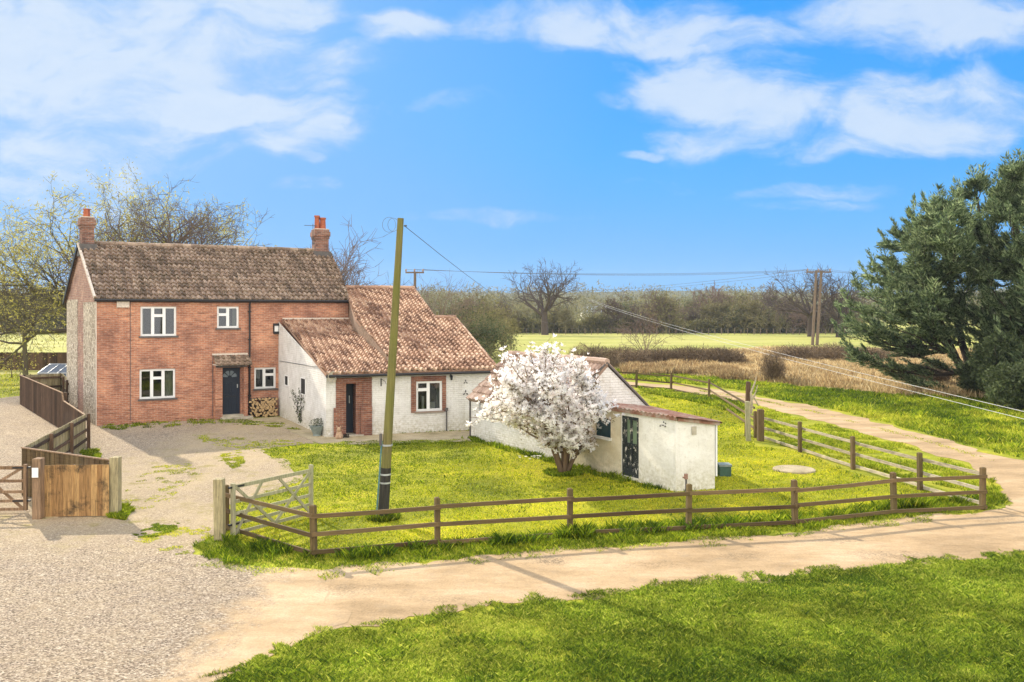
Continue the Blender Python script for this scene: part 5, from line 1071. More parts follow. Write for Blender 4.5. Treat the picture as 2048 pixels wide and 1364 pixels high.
put_tree('bare_tree', 'sprawling bare sapling standing just beyond the brown bramble hedge', 'tree', Gz(1290, 92), 64, 5.2, 1.2, .07, 'bark_red', levels=(10, 5, 5, 3), trunk_h=.05, up=.12, ang=(15, 60), wob=.12, twig=.014)
# bushy young trees right of the annex
def bush(name, lab, loc, rx, ry, rz_, n, size, m='shrub', stem=True, seed=1, tw=None, zc=None, wr=.35, group=None, cat='bush'):
    r = rngs(seed); t = thing(name, lab, cat, loc, group); d = r.normal(0, 1, (n, 3)); d /= np.linalg.norm(d, axis=1, keepdims=True); rad = r.random(n) ** .45
    lump = .72 + .5 * vnoise(d[:, 0] * 3 + 9, d[:, 1] * 3 + d[:, 2] * 2.5 + 7, seed); P = d * (rad * lump)[:, None] * np.array([rx, ry, rz_]) + np.array([0, 0, zc if zc is not None else rz_ * .95]); P = P[P[:, 2] > .02]
    up_ = P * np.array([.5 / rx, .5 / ry, 0]) + np.array([0, 0, .6]) + rngs(seed + 1).normal(0, .6, P.shape); V, Fc, T = leafmesh(P, size, seed + 2, wr, up_); emit('foliage', V, Fc, M[m], t, world=False, tint=T)
    if stem:
        tb = Tubes()
        for i in range(stem if stem is not True else 9):
            a = r.uniform(0, 6.28); e = np.array([math.cos(a) * rx * .8 * r.random(), math.sin(a) * ry * .8 * r.random(), rz_ * r.uniform(1.1, 1.75)]); p0 = np.array([r.normal(0, rx * .12), r.normal(0, ry * .12), 0]); tb.add(np.array([p0, p0 * .5 + e * .5 + r.normal(0, .1, 3), e]), [.06, .04, .015], 5)
        tb.build('stem', M['bark_dark'], t, world=False)
    return t
for x_, Z_, sd_x, H_, bk_, lf_, lab_ in ((948, 88, 71, 6.6, 'bark_olive', ('ivy', 5, .22, .25), 'olive bushy young tree beside the annex verge'), (982, 96, 72, 6.2, 'bark_olive', ('ivy', 4, .22, .25), 'lower olive twiggy tree right of the bushy one behind the annex verge'), (915, 92, 73, 6.8, 'bark_grey', ('shrub', 4, .2, .25), 'dark ivy clad young tree rising behind the right annex slope'), (965, 84, 76, 4.6, 'bark_olive', ('shrub', 6, .18, .25), 'dark low leafy thicket tree touching the annex verge')):
    put_tree('young_tree', lab_, 'tree', Gz(x_, Z_), sd_x, H_, 1.1, .13, bk_, leaf=lf_, levels=(9, 6, 6, 4), trunk_h=.06, up=.12, ang=(12, 62), wob=.16, twig=.018)
put_tree('young_tree', 'thin leafy sapling standing at the left end of the bright pasture', 'tree', Gz(1022, 110), 74, 4.6, .9, .08, 'bark_olive', leaf=('ivy', 3, .2, .12), levels=(7, 5, 5, 3), trunk_h=.3, up=.2, ang=(15, 50), twig=.014)
put_tree('young_tree', 'thin leafy sapling right of its neighbour at the left end of the pasture', 'tree', Gz(1008, 100), 75, 3.8, .9, .07, 'bark_olive', leaf=('ivy', 3, .2, .12), levels=(7, 5, 5, 3), trunk_h=.3, up=.2, ang=(15, 50), twig=.014)
# belt of hedgerow trees on the far side of the pasture
proto = []
for i, (bk_, lf, sd, Hh) in enumerate((('bark_grey', ('ivy', 1, .40, .35), 81, 8.5), ('bark_olive', ('ivy', 2, .42, .4), 82, 8), ('bark_red', None, 83, 9), ('bark_olive', ('shrub', 2, .42, .4), 84, 7))):
    proto.append(put_tree('hedgerow_tree', 'x', 'tree', (0, 0, 0), sd, Hh, 1.0, .22, bk_, 'trees in the belt along the far side of the pasture', leaf=lf, levels=(8, 6, 5, 4), trunk_h=.10, up=.14, ang=(12, 62), wob=.16, twig=.065))
LB = ['grey twiggy tree', 'olive leafing tree', 'reddish twiggy tree', 'dark ivy covered tree']
rr = random.Random(17); used = set(); k = 0
x = 925
while x < 1720:
    if not (1150 < x < 1232):
        i = rr.choice([0, 0, 1, 1, 1, 2, 3]); Z = rr.uniform(186, 200); s = rr.uniform(.5, 1.15) * (1.1 if rr.random() < .2 else 1)
        side = 'left of the lone oak' if x < 1060 else ('between the lone oak and the barn gap' if x < 1155 else ('just right of the barn gap' if x < 1320 else ('mid way along the far belt' if x < 1480 else ('left of the twin pole' if x < 1610 else 'behind the twin pole'))))
        ordn = ['first', 'second', 'third'] + [w + 'th' for w in 'four fif six seven eigh nin ten eleven twelf thirteen fourteen fifteen sixteen seventeen eighteen nineteen twentie'.split()] + ['twenty-' + w for w in 'first second third fourth fifth sixth seventh eighth ninth'.split()] + ['thirtieth'] + ['thirty-' + w for w in 'first second third fourth fifth sixth seventh eighth ninth'.split()] + ['fortieth'] + ['forty-' + w for w in 'first second third fourth fifth sixth seventh eighth ninth'.split()]; lab = LB[i] + ', ' + ordn[k] + ' from the left in the far belt'; k += 1; loc = Gz(x, Z)
        if i not in used: used.add(i); o = proto[i]; o.location = loc; o.scale = (s, s, s); o['label'] = lab
        else: copytree(proto[i], lab, loc, rr.uniform(0, 6.28), s, 'trees in the belt along the far side of the pasture')
    x += rr.uniform(12, 30)
for x, Z, s, i, lab in ((1428, 215, 1.45, 2, 'tall rusty oval crowned tree standing above the far belt'), (1392, 225, 1.35, 3, 'dark pointed tree beside the rusty oval tree'), (1478, 220, 1.35, 1, 'pale yellow green tree cresting the far belt'), (1540, 215, 1.4, 0, 'grey domed tree above the far belt left of the twin pole'), (1310, 230, 1.25, 0, 'grey tree above the far belt right of the barn gap'), (1250, 260, 1.2, 3, 'dark tree far behind the barn gap'), (960, 215, 1.3, 1, 'olive domed tree above the belt near the annex')):
    copytree(proto[i], lab, Gz(x, Z), rr.uniform(0, 6), s)
# left side trees beyond the field
for j, (x, Z, s, i) in enumerate(((-40, 190, 1.3, 1), (0, 185, 1.2, 3), (35, 192, 1.4, 0), (70, 186, 1.3, 1), (100, 190, 1.5, 3), (128, 188, 1.3, 0), (160, 190, 1.3, 1))):
    copytree(proto[i], LB[i] + ' beyond the distant pale rail fence, number ' + 'one two three four five six seven'.split()[j] + ' from the left edge', Gz(x, Z), rr.uniform(0, 6), s)
# understorey and distant woods: masses
def mass(name, lab, x0, x1, Z0, Z1, h, n, size, m, seed, hv=.5, kind='stuff', cat='woodland', dens=None):
    r = rngs(seed); px = r.uniform(x0, x1, n); Z = r.uniform(Z0, Z1, n); X = (px - 1024) / F * Z; top = h * (1 - hv + hv * 1.6 * vnoise(X * (.35 if Z0 < 300 else .12) + 50, Z * .1 + 3, seed)); z = r.random(n) ** .8 * top; P = np.stack([X, Z, z], 1)
    d = r.normal(0, .6, (n, 3)) + np.array([0, 0, .5]); V, Fc, T = leafmesh(P, size, seed + 1, .3, d); return tag(emit(name, V, Fc, M[m], tint=T), lab, cat, kind=kind)
mass('hedge_undergrowth', 'tangled brown undergrowth filling the far hedgerow belt', 920, 1730, 188, 198, 3.4, 50000, .75, 'ivy', 91, .6)
mass('hedge_undergrowth', 'dark undergrowth beyond the pale rail fence on the left', -120, 190, 184, 196, 7.5, 26000, .8, 'ivy', 92, .5)
mass('distant_woods', 'hazy far woods behind the hedgerow belt', -300, 2300, 330, 420, 11, 120000, 1.1, 'ivy', 93, .7)
mass('distant_woods', 'farthest hazy blue line of woods on the horizon', -400, 2400, 800, 1000, 24, 110000, 2.8, 'ivy', 94, .7)
# hills
hv = []; hf = []; r = rngs(5); n = 140
for i in range(n + 1):
    X = -2600 + 5200 * i / n; hgt = 34 + 30 * float(vnoise(np.array([X * .0022 + 4]), np.array([2.0]), 3)[0]); hv += [(X, 1500, -1), (X, 1750, hgt * .7), (X, 2100, hgt), (X, 2600, -2)]
hf = [(4 * i + k, 4 * i + 4 + k, 4 * i + 5 + k, 4 * i + 1 + k) for i in range(n) for k in range(3)]; tag(emit('hills', hv, hf, M['hill'], smooth=True), kind='structure')
# bramble hedges in the meadow
for i, (x, Z, rx, rz_, lab) in enumerate(((1185, 74, 2.4, 1.35, 'brown bramble thicket nearest the outbuilding gable'), (1250, 78, 2.6, 1.1, 'brown bramble thicket second from the outbuilding'), (1318, 80, 2.6, 1.0, 'low brown bramble thicket below the bare sapling'), (1385, 80, 2.8, 1.15, 'brown bramble thicket third along the meadow edge'), (1446, 80, 2.0, 1.0, 'bramble thicket at the right end of the long hedge'), (1600, 86, 3.2, 1.0, 'low russet thicket around the foot of the twin pole'), (1668, 84, 3.0, 1.1, 'russet thicket between the twin pole and the conifers'), (1735, 84, 3.0, .9, 'russet thicket half hidden behind the conifer branches'))):
    bush('bramble_thicket', lab, Gz(x, Z), rx, 2.0, rz_, 9000, .34, 'twigs', stem=12, seed=100 + i, wr=.10, zc=rz_ * .5, cat='bush')
bush('bare_shrub', 'small upright twiggy shrub in the straw coloured meadow', Gz(1546, 60), .9, .8, 1.1, 5000, .25, 'twigs', stem=14, seed=120, wr=.08, zc=.9)
bush('bare_shrub', 'dark scrubby shrub under the conifer branches', Gz(1862, 58), 1.6, 1.2, .75, 5000, .3, 'twigs', stem=8, seed=121, wr=.1)
# conifers -----------------------------------------------------------
def conifer(lab, base, tips, stems, seed, nsub=9, nspray=34, leafL=.36, m='cypress', H=12):
    """stems: list of (points) world polylines; tips: world points the main limbs reach for"""
    r = rngs(seed); base = np.array(base, float); t = thing('cypress_tree', lab, 'tree', base); tb = Tubes(); P = []; D = []
    for pts, rad in stems:
        pts = np.array(pts, float); tb.add(pts, np.linspace(rad, rad * .25, len(pts)), 8)
    allst = np.concatenate([np.array(p, float) for p, _ in stems])
    for tp in tips:
        tp = np.array(tp, float); d = np.linalg.norm((allst - tp) * np.array([1, 1, 1.0]), axis=1) + np.maximum(0, allst[:, 2] - tp[2] + .5) * 3; s0 = allst[np.argmin(d)]
        n = 7; f = np.linspace(0, 1, n)[:, None]; v = tp - s0; L = np.linalg.norm(v); c = s0 + v * f + np.array([0, 0, -.10 * L]) * (4 * f * (1 - f)) * .8 + r.normal(0, .03 * L, (n, 3)) * f * (1 - f) * 4; tb.add(c, np.linspace(.035 + .012 * L, .012, n), 5)
        dirm = nrm(tp - s0)
        for j in range(nsub):
            ff = r.uniform(.30, 1.0) if j else 1.0; k = min(n - 2, int(ff * (n - 1))); q = c[k] + (c[k + 1] - c[k]) * (ff * (n - 1) - k)
            sd = nrm(np.cross(dirm, np.array([0, 0, 1.0]))) * (1 if j % 2 else -1); bd = nrm(dirm * r.uniform(.5, 1.0) + sd * r.uniform(.1, .9) + np.array([0, 0, r.uniform(-.12, .65)])); bl = (1.25 - ff * .55) * r.uniform(.7, 1.3) * (.55 + .10 * L)
            if j == 0: bd = nrm(dirm * .6 + np.array([0, 0, .9])); bl = max(bl, 1.1)
            e = q + bd * bl; mid = (q + e) / 2 + np.array([0, 0, .06]); tb.add(np.array([q, mid, e]), [.02, .014, .006], 3)
            m_ = nspray; g_ = r.random(m_) ** .8; side = nrm(np.cross(bd, np.array([0, 0, 1.0])) + r.normal(0, .15, 3)); lat = r.normal(0, 1, m_) * ((.05 if j == 0 else .14) + .24 * (1 - g_)) * (.5 + bl * .6)
            pp_ = q + (e - q) * g_[:, None] + side * lat[:, None] + r.normal(0, .05, (m_, 3)) + np.array([0, 0, 1]) * (.05 * np.sin(g_ * 3))[:, None]; dd = bd * 1.0 + side * (np.sign(lat) * .7)[:, None] + r.normal(0, .28, (m_, 3)) + np.array([0, 0, .1]); P.append(pp_); D.append(dd)
    P = np.concatenate(P); D = np.concatenate(D); keep = P[:, 2] > .15; P = P[keep]; D = D[keep]; V, Fc, T = leafmesh(P, leafL, seed + 1, .30, D)
    tb2 = tb.build('trunk', M['bark_dark'], t); emit('crown', V, Fc, M[m], t, tint=T); return t
def P_(px, py, Z): return tuple(P3(px, py, Z))
cb = G(1938, 785); bx, by = cb.x, cb.y; rr = rngs(7)
stems = [([(bx, by, 0), P_(1925, 745, by), P_(1905, 700, by - .3), P_(1880, 640, by), P_(1850, 570, by + .5), P_(1830, 500, by)], .28), ([(bx, by, 0), P_(1942, 740, by), P_(1925, 690, by + .5), P_(1905, 600, by + 1), P_(1895, 500, by + .6), P_(1890, 440, by)], .30), ([(bx + .2, by, 0), P_(1950, 735, by - .3), P_(1968, 680, by), P_(1975, 580, by), P_(1965, 480, by), P_(1955, 400, by)], .3)]
outl = [(1752, 532), (1778, 492), (1800, 470), (1828, 432), (1858, 455), (1858, 418), (1880, 405), (1906, 408), (1760, 560), (1748, 590), (1722, 580), (1705, 610), (1690, 640), (1686, 672), (1700, 700), (1716, 720), (1735, 640), (1742, 725), (1770, 742), (1800, 748), (1830, 700), (1790, 690), (1760, 668), (1800, 620), (1820, 560), (1830, 655), (1850, 520), (1880, 480), (1925, 390), (1948, 372), (1965, 365), (1930, 430), (1900, 540), (1930, 500), (1870, 600), (1950, 560), (1960, 480), (1975, 420), (1778, 520), (1800, 540), (1740, 555), (1822, 480), (1720, 660), (1775, 590)]
tips = [P_(x + rr.uniform(-3, 3), y + rr.uniform(-3, 3), by + rr.uniform(-1.5, 1.5)) for x, y in outl]
for _ in range(46):
    x, y = outl[rr.integers(len(outl))]; f_ = rr.uniform(.1, .6); x = x * (1 - f_) + 1925 * f_; y = min(630, y * (1 - f_) + 520 * f_); dz = rr.uniform(2.0, 4.5) * (1 if rr.random() < .5 else -1); tips.append(P_(x, y + rr.uniform(-15, 15), by + dz))
conifer('tall dark green cypress with its lower left boughs sweeping out over the meadow', (bx, by, 0), tips, stems, 201, nsub=12, nspray=90, leafL=.24)
Z2 = 50; b2 = Gz(2065, Z2); stems = [([(b2.x, Z2, 0), P_(2060, 700, Z2), P_(2045, 560, Z2), P_(2030, 440, Z2), P_(2020, 360, Z2)], .38), ([(b2.x + .3, Z2, 0), P_(2090, 640, Z2 + 1), P_(2100, 480, Z2 + 1), P_(2110, 350, Z2)], .36)]
tips = []
for _ in range(120):
    z = rr.uniform(.06, 1) ** .8 * 13.2; a = rr.uniform(0, 6.28); wd = 4.6 * (1 - (z / 14.4) ** 2.2) * rr.uniform(.5, 1.0) + .3; tips.append((b2.x + math.cos(a) * wd * 1.0, Z2 + math.sin(a) * wd, z))
for x, y in ((2018, 350), (2035, 365), (1998, 385), (2046, 358), (1990, 420), (1985, 470), (2010, 400), (1992, 600), (1985, 660), (1998, 720), (1975, 540)): tips.append(P_(x, y, Z2))
conifer('tallest grey green cypress at the right edge of the picture', tuple(b2), tips, stems, 202, nsub=11, nspray=80, leafL=.24)
Z3_ = 46; b3 = Gz(2150, Z3_); stems = [([(b3.x, Z3_, 0), (b3.x, Z3_, 4), (b3.x + .2, Z3_, 8), (b3.x, Z3_, 11)], .35)]; tips = []
for _ in range(60):
    z = rr.uniform(.06, 1) * 11; a = rr.uniform(0, 6.28); wd = 3.4 * (1 - (z / 12) ** 2) * rr.uniform(.5, 1) + .3; tips.append((b3.x + math.cos(a) * wd, Z3_ + math.sin(a) * wd, z))
conifer('cypress mostly outside the right edge in front of the tallest one', tuple(b3), tips, stems, 203, nsub=8, nspray=30)
bush('evergreen_shrub', 'ivy green rounded shrub under the tallest cypress', Gz(2010, 47), 1.7, 1.5, 2.0, 16000, .16, 'shrub', seed=131, wr=.6); bush('evergreen_shrub', 'lower sprawling green shrub at the right edge beside the track', Gz(2060, 43), 2.0, 1.5, 1.3, 14000, .15, 'shrub', seed=132, wr=.6)
bush('evergreen_shrub', 'pale green shrub at the foot of the sweeping cypress', Gz(1965, 51), 1.5, 1.2, 1.2, 9000, .16, 'shrub', seed=133, wr=.6)
# magnolia ------------------------------------------------------------
def magnolia():
    b0 = G(1128, 946); r = rngs(301); t = thing('magnolia_tree', 'spreading white flowering magnolia on the lawn in front of the outbuilding', 'tree', b0); tb = Tubes(); Zm = b0.y; FP = []; FD = []; LP = []
    base = np.array(b0)
    out = [(1085, 895), (1105, 885), (1150, 905), (1165, 895), (1140, 872), (1110, 868), (1090, 872), (1178, 902), (1195, 885), (945, 838), (952, 818), (968, 846), (985, 832), (1005, 850), (1020, 800), (1000, 770), (948, 830), (962, 800), (985, 770), (975, 742), (1000, 712), (1030, 700), (1062, 706), (1090, 696), (1120, 698), (1148, 706), (1165, 722), (1180, 745), (1192, 760), (1202, 790), (1215, 820), (1218, 842), (1200, 862), (1180, 880), (1170, 900), (1150, 880), (1120, 870), (1095, 850), (1070, 800), (1040, 760), (1100, 740), (1130, 760), (1150, 800), (1060, 740), (1010, 790), (1000, 820), (1090, 790), (1170, 830), (1030, 830), (1110, 820), (1045, 720), (1140, 730), (1078, 880), (1160, 770), (1010, 745), (1090, 715)]
    tips = []
    for x, y in out:
        for _ in range(2):
            f = r.uniform(0, .3); dz = r.uniform(-1.9, 1.9); xx = x * (1 - f) + 1105 * f; yy = y * (1 - f) + 810 * f; tips.append(np.array(P3(xx + r.uniform(-6, 6), yy + r.uniform(-6, 6), Zm + dz * (1 - .3 * f))))
    main = []
    for i in range(8):
        a = i * .785 + .2; e = base + np.array([math.cos(a) * r.uniform(.5, 1.1), math.sin(a) * r.uniform(.4, .9), r.uniform(1.1, 1.9)]); p0 = base + np.array([math.cos(a) * .09, math.sin(a) * .09, 0]); c = np.array([p0, p0 * .6 + e * .4 + np.array([0, 0, .12]) + r.normal(0, .04, 3), e]); tb.add(c, [.075, .06, .042], 7); main.append(e); main.append(c[1])
    main = np.array(main)
    tb.add(np.array([base - [0, 0, .05], base + [0, 0, .25]]), [.17, .13], 10)
    for tp in tips:
        s0 = main[np.argmin(np.linalg.norm(main - tp, axis=1) + np.maximum(0, main[:, 2] - tp[2] + .3) * 3)]; n = 6; f = np.linspace(0, 1, n)[:, None]; L = np.linalg.norm(tp - s0); c = s0 + (tp - s0) * f + np.array([0, 0, .10 * L]) * 4 * f * (1 - f) + r.normal(0, .05, (n, 3)); tb.add(c, np.linspace(.032, .008, n), 5)
        for j in range(12):
            ff = r.uniform(.25, 1); k = min(n - 2, int(ff * (n - 1))); q = c[k] + (c[k + 1] - c[k]) * (ff * (n - 1) - k); d = nrm(nrm(tp - s0) * .5 + r.normal(0, .6, 3) + np.array([0, 0, .5])); e = q + d * r.uniform(.18, .5); tb.add(np.array([q, (q + e) / 2 + r.normal(0, .02, 3), e]), [.011, .008, .004], 3)
            m_ = r.integers(4, 8)
            for w in range(m_):
                fp = q + (e - q) * (1 - w * .24) + r.normal(0, .04, 3); FP.append(fp); FD.append(nrm(d + r.normal(0, .5, 3) + np.array([0, 0, .6])))
            for w in range(5): LP.append(q + (e - q) * r.random() + r.normal(0, .05, 3))
    tb.build('trunk', M['bark_mag'], t)
    FP = np.array(FP); FD = np.array(FD); n = len(FP); cn = vnoise(FP[:, 0] * 2.6 + 40, FP[:, 2] * 2.6 + FP[:, 1] * 2.1, 77); keepf = (cn + .3 * r.random(n) > .27) & ((FP[:, 2] > 1.3) | (r.random(n) < .8)); FP = FP[keepf]; FD = FD[keepf]; n = len(FP)
    V = []; T = []; K = 7; a_ = np.cross(FD, r.normal(0, 1, (n, 3))); a_ /= np.linalg.norm(a_, axis=1, keepdims=True); b_ = np.cross(FD, a_); s = r.uniform(.065, .12, (n, 1)); tt = r.random(n)
    for k in range(K):
        an = 2 * math.pi * k / K + r.uniform(-.3, .3, (n, 1)); o = a_ * np.cos(an) + b_ * np.sin(an); w = -a_ * np.sin(an) + b_ * np.cos(an); opn = r.uniform(.3, 1.1, (n, 1)); d = o * opn + FD * (.95 - .6 * opn); L = s * r.uniform(.9, 1.3, (n, 1)); V += [np.stack([FP, FP + d * L * .55 + w * L * .22, FP + d * L * 1.1 + FD * L * .1, FP + d * L * .55 - w * L * .22], 1)]; T.append(np.repeat(np.clip(tt + r.normal(0, .15, n), 0, 1), 4))
    V = np.concatenate(V).reshape(-1, 3); emit('blossom', V, np.arange(len(V)).reshape(-1, 4), M['petal'], t, tint=np.concatenate(T))
    V, Fc, T = leafmesh(np.array(LP), .07, 303, .4); emit('leaf_buds', V, Fc, M['magleaf'], t, tint=T)
magnolia()
# ------------------------------------------------------------------ grass
def blades(name, lab, poly, n, h, w, m, seed, clump=2.0, cvar=.7, lean=.35, holes=(), near=None, z0=.0, cat='grass', mind=0.0, edge=None, tintf=None):
    r = rngs(seed); P = np.array(poly); x0, y0 = P.min(0); x1, y1 = P.max(0); X = r.uniform(x0, x1, n * 3); Y = r.uniform(y0, y1, n * 3)
    if near: k = r.random(len(X)) < np.clip(near / np.maximum(Y, 1), 0, 1) ** 1.5; X = X[k]; Y = Y[k]
    k = inpoly(X, Y, poly)
    for hp in holes: k &= ~inpoly(X, Y, hp)
    X = X[k][:n]; Y = Y[k][:n]; c = vnoise(X * clump, Y * clump, seed) * .6 + vnoise(X * clump * 3.1, Y * clump * 3.1, seed + 1) * .4
    if mind: k = c > mind; X = X[k]; Y = Y[k]; c = c[k]
    n = len(X); H = h * (1 - cvar + cvar * 1.8 * c) * r.uniform(.6, 1.3, n); a = r.uniform(0, 6.28, n); Wd = w * r.uniform(.6, 1.3, n) * np.maximum(1, Y / 22); dx = np.cos(a) * Wd / 2; dy = np.sin(a) * Wd / 2
    la = r.uniform(0, 6.28, n); lx = np.cos(la) * H * lean * r.random(n) * 2; ly = np.sin(la) * H * lean * r.random(n) * 2; z = np.full(n, z0)
    V = np.stack([np.stack([X - dx, Y - dy, z], 1), np.stack([X + dx, Y + dy, z], 1), np.stack([X + lx * .4 + dx * .7, Y + ly * .4 + dy * .7, z + H * .6], 1), np.stack([X + lx, Y + ly, z + H], 1)], 1).reshape(-1, 3); b0 = np.arange(n) * 4
    Fc = np.stack([b0, b0 + 1, b0 + 2, b0 + 3], 1)
    tint = np.clip(r.normal(.38, .27, n) + .45 * (vnoise(X * .5 + 3, Y * .5, seed + 2) - .5) + (0 if tintf is None else tintf(X, Y)), 0, 1); return tag(emit(name, V, Fc, M[m], tint=np.repeat(tint, 4)), lab, cat, kind='stuff')
def jpoly(pp, j, seed, step=.5):
    out = []; n = len(pp); r = rngs(seed)
    for i in range(n):
        a = np.array(pp[i]); b_ = np.array(pp[(i + 1) % n]); L = np.linalg.norm(b_ - a); k = max(1, min(300, int(L / step)))
        for q in range(k): out.append(tuple(a + (b_ - a) * q / k + r.normal(0, j, 2)))
    return out
FG = wpoly([(330, 1480), (450, 1352), (520, 1312), (600, 1288), (700, 1262), (800, 1246), (1000, 1214), (1200, 1192), (1400, 1166), (1600, 1150), (1800, 1130), (2048, 1110), (2200, 1098), (2300, 1480)])
fgt = lambda X, Y: -.25 * (X > 2.0) * 1.0 + .45 * np.exp(-((X + 2.2) / 2.2) ** 2) * (Y > 12)
FGb = jpoly(FG, .16, 1, .16)
blades('foreground_grass', 'long lush green grass in the foreground beside the dirt track', FGb, 330000, .05, .013, 'blade_fg', 401, 2.3, .85, .7, near=13, tintf=lambda X, Y: .36 * np.clip((.8 - X) / 2.5, 0, 1) - .16 + .3 * (vnoise(X * .45, Y * 1.1, 12) - .4))
blades('foreground_grass', 'taller green grass tufts scattered through the foreground grass', FGb, 110000, .065, .013, 'blade_fg', 402, 1.6, .9, .8, mind=.5, tintf=lambda X, Y: -.18)
def ring_poly(outer): return wpoly(outer)
VP_ = ring_poly([(385, 1092), (420, 1072), (448, 1078), (628, 1108), (875, 1084), (1140, 1062), (1377, 1042), (1590, 1030), (1788, 1008), (1965, 992), (1985, 960), (2008, 990), (2012, 1006), (1985, 1018), (1900, 1025), (1750, 1045), (1500, 1073), (1220, 1095), (1000, 1110), (800, 1128), (640, 1140), (460, 1130), (410, 1112)])
VPj = jpoly(VP_, .07, 2, .2)
blades('verge_grass', 'ragged green verge between the front rail fence and the dirt track', VPj, 75000, .09, .012, 'blade_verge', 403, 2.2, .85, .5)
blades('verge_grass', 'thick dark tufts along the foot of the front rail fence', jpoly(ring_poly([(445, 1078), (628, 1112), (875, 1092), (1140, 1068), (1377, 1048), (1590, 1036), (1788, 1012), (1960, 998), (1960, 1008), (1788, 1024), (1590, 1050), (1377, 1066), (1140, 1082), (875, 1106), (628, 1128), (430, 1092)]), .04, 3, .3), 42000, .20, .014, 'blade_verge', 404, 1.4, .9, .5, mind=.42, tintf=lambda X, Y: -.2)
hole = [ (OO.x - .1, OO.y), tuple((St - DF.v * .1)[:2]), tuple((Qp - DF.v * .05)[:2]), tuple(Rp[:2]), tuple(Bk[:2]), tuple(gp(0, WG, 0)[:2])]
blades('lawn_grass', 'short mossy yellow green lawn inside the rail fence', jpoly(LAWN, .08, 4, .3), 260000, .035, .022, 'blade_lawn', 405, 2.6, .8, .8, holes=[hole], near=22, tintf=lambda X, Y: np.clip((X + 2) * .03, -.12, .22) - .08 + .25 * np.exp(-((Y - 20.5) / 2.5) ** 2) - .18 * np.exp(-((X + 3.5) / 2.5) ** 2) * (Y > 22))
blades('lawn_grass', 'darker tufts of longer grass dotted over the lawn', jpoly(LAWN, .05, 5, .5), 34000, .07, .02, 'blade_verge', 406, 3.6, .9, .6, holes=[hole], mind=.66, tintf=lambda X, Y: -.15)
blades('wall_weeds', 'green weeds along the foot of the outbuilding wall', jpoly([tuple((OO - ow * .45)[:2]), tuple((OO + od * TG - ow * .5)[:2]), tuple((Qp - DF.v * .6 - sd_ * 1.2)[:2]), tuple((Qp - DF.v * .1)[:2]), tuple((St - DF.v * .05)[:2]), tuple((OO - ow * .02)[:2])], .04, 6, .3), 16000, .13, .02, 'blade_verge', 407, 2.2, .9, .5, mind=.38, tintf=lambda X, Y: -.15)
blades('wall_weeds', 'thick grass collar round the magnolia trunk', [(1.58 + .6 * math.cos(a), 26.75 + math.sin(a) * .6) for a in np.linspace(0, 6.28, 20)][:-1], 4200, .11, .02, 'blade_verge', 408, 2, .7, .5, tintf=lambda X, Y: -.2)
pbx, pby = pb.x, pb.y
blades('wall_weeds', 'long grass around the foot of the green pole', [(pbx + .4 * math.cos(a), pby - .05 + math.sin(a) * .4) for a in np.linspace(0, 6.28, 16)][:-1], 1800, .12, .016, 'blade_verge', 409, 2, .7, .5)
for i, (pp_, n, h, m, sd, mn) in enumerate((([(262, 1078), (285, 1062), (325, 1046), (360, 1046), (350, 1060), (310, 1076)], 9000, .045, 'blade_fg', 1, .40), ([(440, 908), (478, 900), (494, 926), (470, 938), (448, 930)], 7000, .035, 'blade_lawn', 2, .42), ([(150, 905), (190, 900), (205, 918), (180, 922)], 2500, .10, 'blade_verge', 3, .3),
        ([(214, 1036), (222, 1022), (250, 1018), (262, 1030), (250, 1040)], 4000, .16, 'blade_verge', 4, .1), ([(230, 1000), (300, 935), (380, 925), (400, 950), (330, 1010), (260, 1030)], 14000, .03, 'blade_lawn', 5, .60), ([(270, 1078), (400, 1040), (430, 1070), (385, 1110), (330, 1120)], 9000, .03, 'blade_lawn', 6, .60), ([(380, 870), (560, 880), (640, 892), (520, 905), (420, 890)], 9000, .04, 'blade_lawn', 7, .5),
        ([(205, 852), (425, 838), (430, 848), (330, 856), (205, 862)], 5000, .09, 'blade_verge', 8, .5), ([(435, 838), (500, 842), (560, 846), (600, 862), (520, 852), (440, 848)], 5000, .06, 'blade_verge', 9, .5), ([(0, 748), (40, 748), (42, 792), (0, 796), (-300, 800), (-300, 748)], 20000, .06, 'blade_lawn', 10, .0), ([(700, 884), (942, 880), (942, 888), (700, 894), (600, 892)], 8000, .05, 'blade_verge', 11, .3), ([(700, 864), (942, 858), (942, 863), (700, 871)], 3000, .06, 'blade_verge', 12, .45))):
    labs = ['grass patch on the gravel left of the gate post', 'small grass patch in the yard near the lawn', 'weeds at the foot of the zigzag fence end', 'green tuft at the foot of the pale right hand gate post', 'thin moss and weeds between the yard wheel tracks', 'thin weeds on the gravel beside the verge', 'mossy strip between the grey gravel and the lawn', 'weeds along the foot of the brick front', 'weeds by the doorstep and log pile', 'bright grass strip at the left edge behind the drive', 'grass edging the concrete path', 'weeds along the foot of the white annex wall']
    blades('grass_patch', labs[i], jpoly(wpoly(pp_), .08, 30 + i, .3), n, h, .016, m, 420 + i, 2.4, .7, .5, mind=mn)
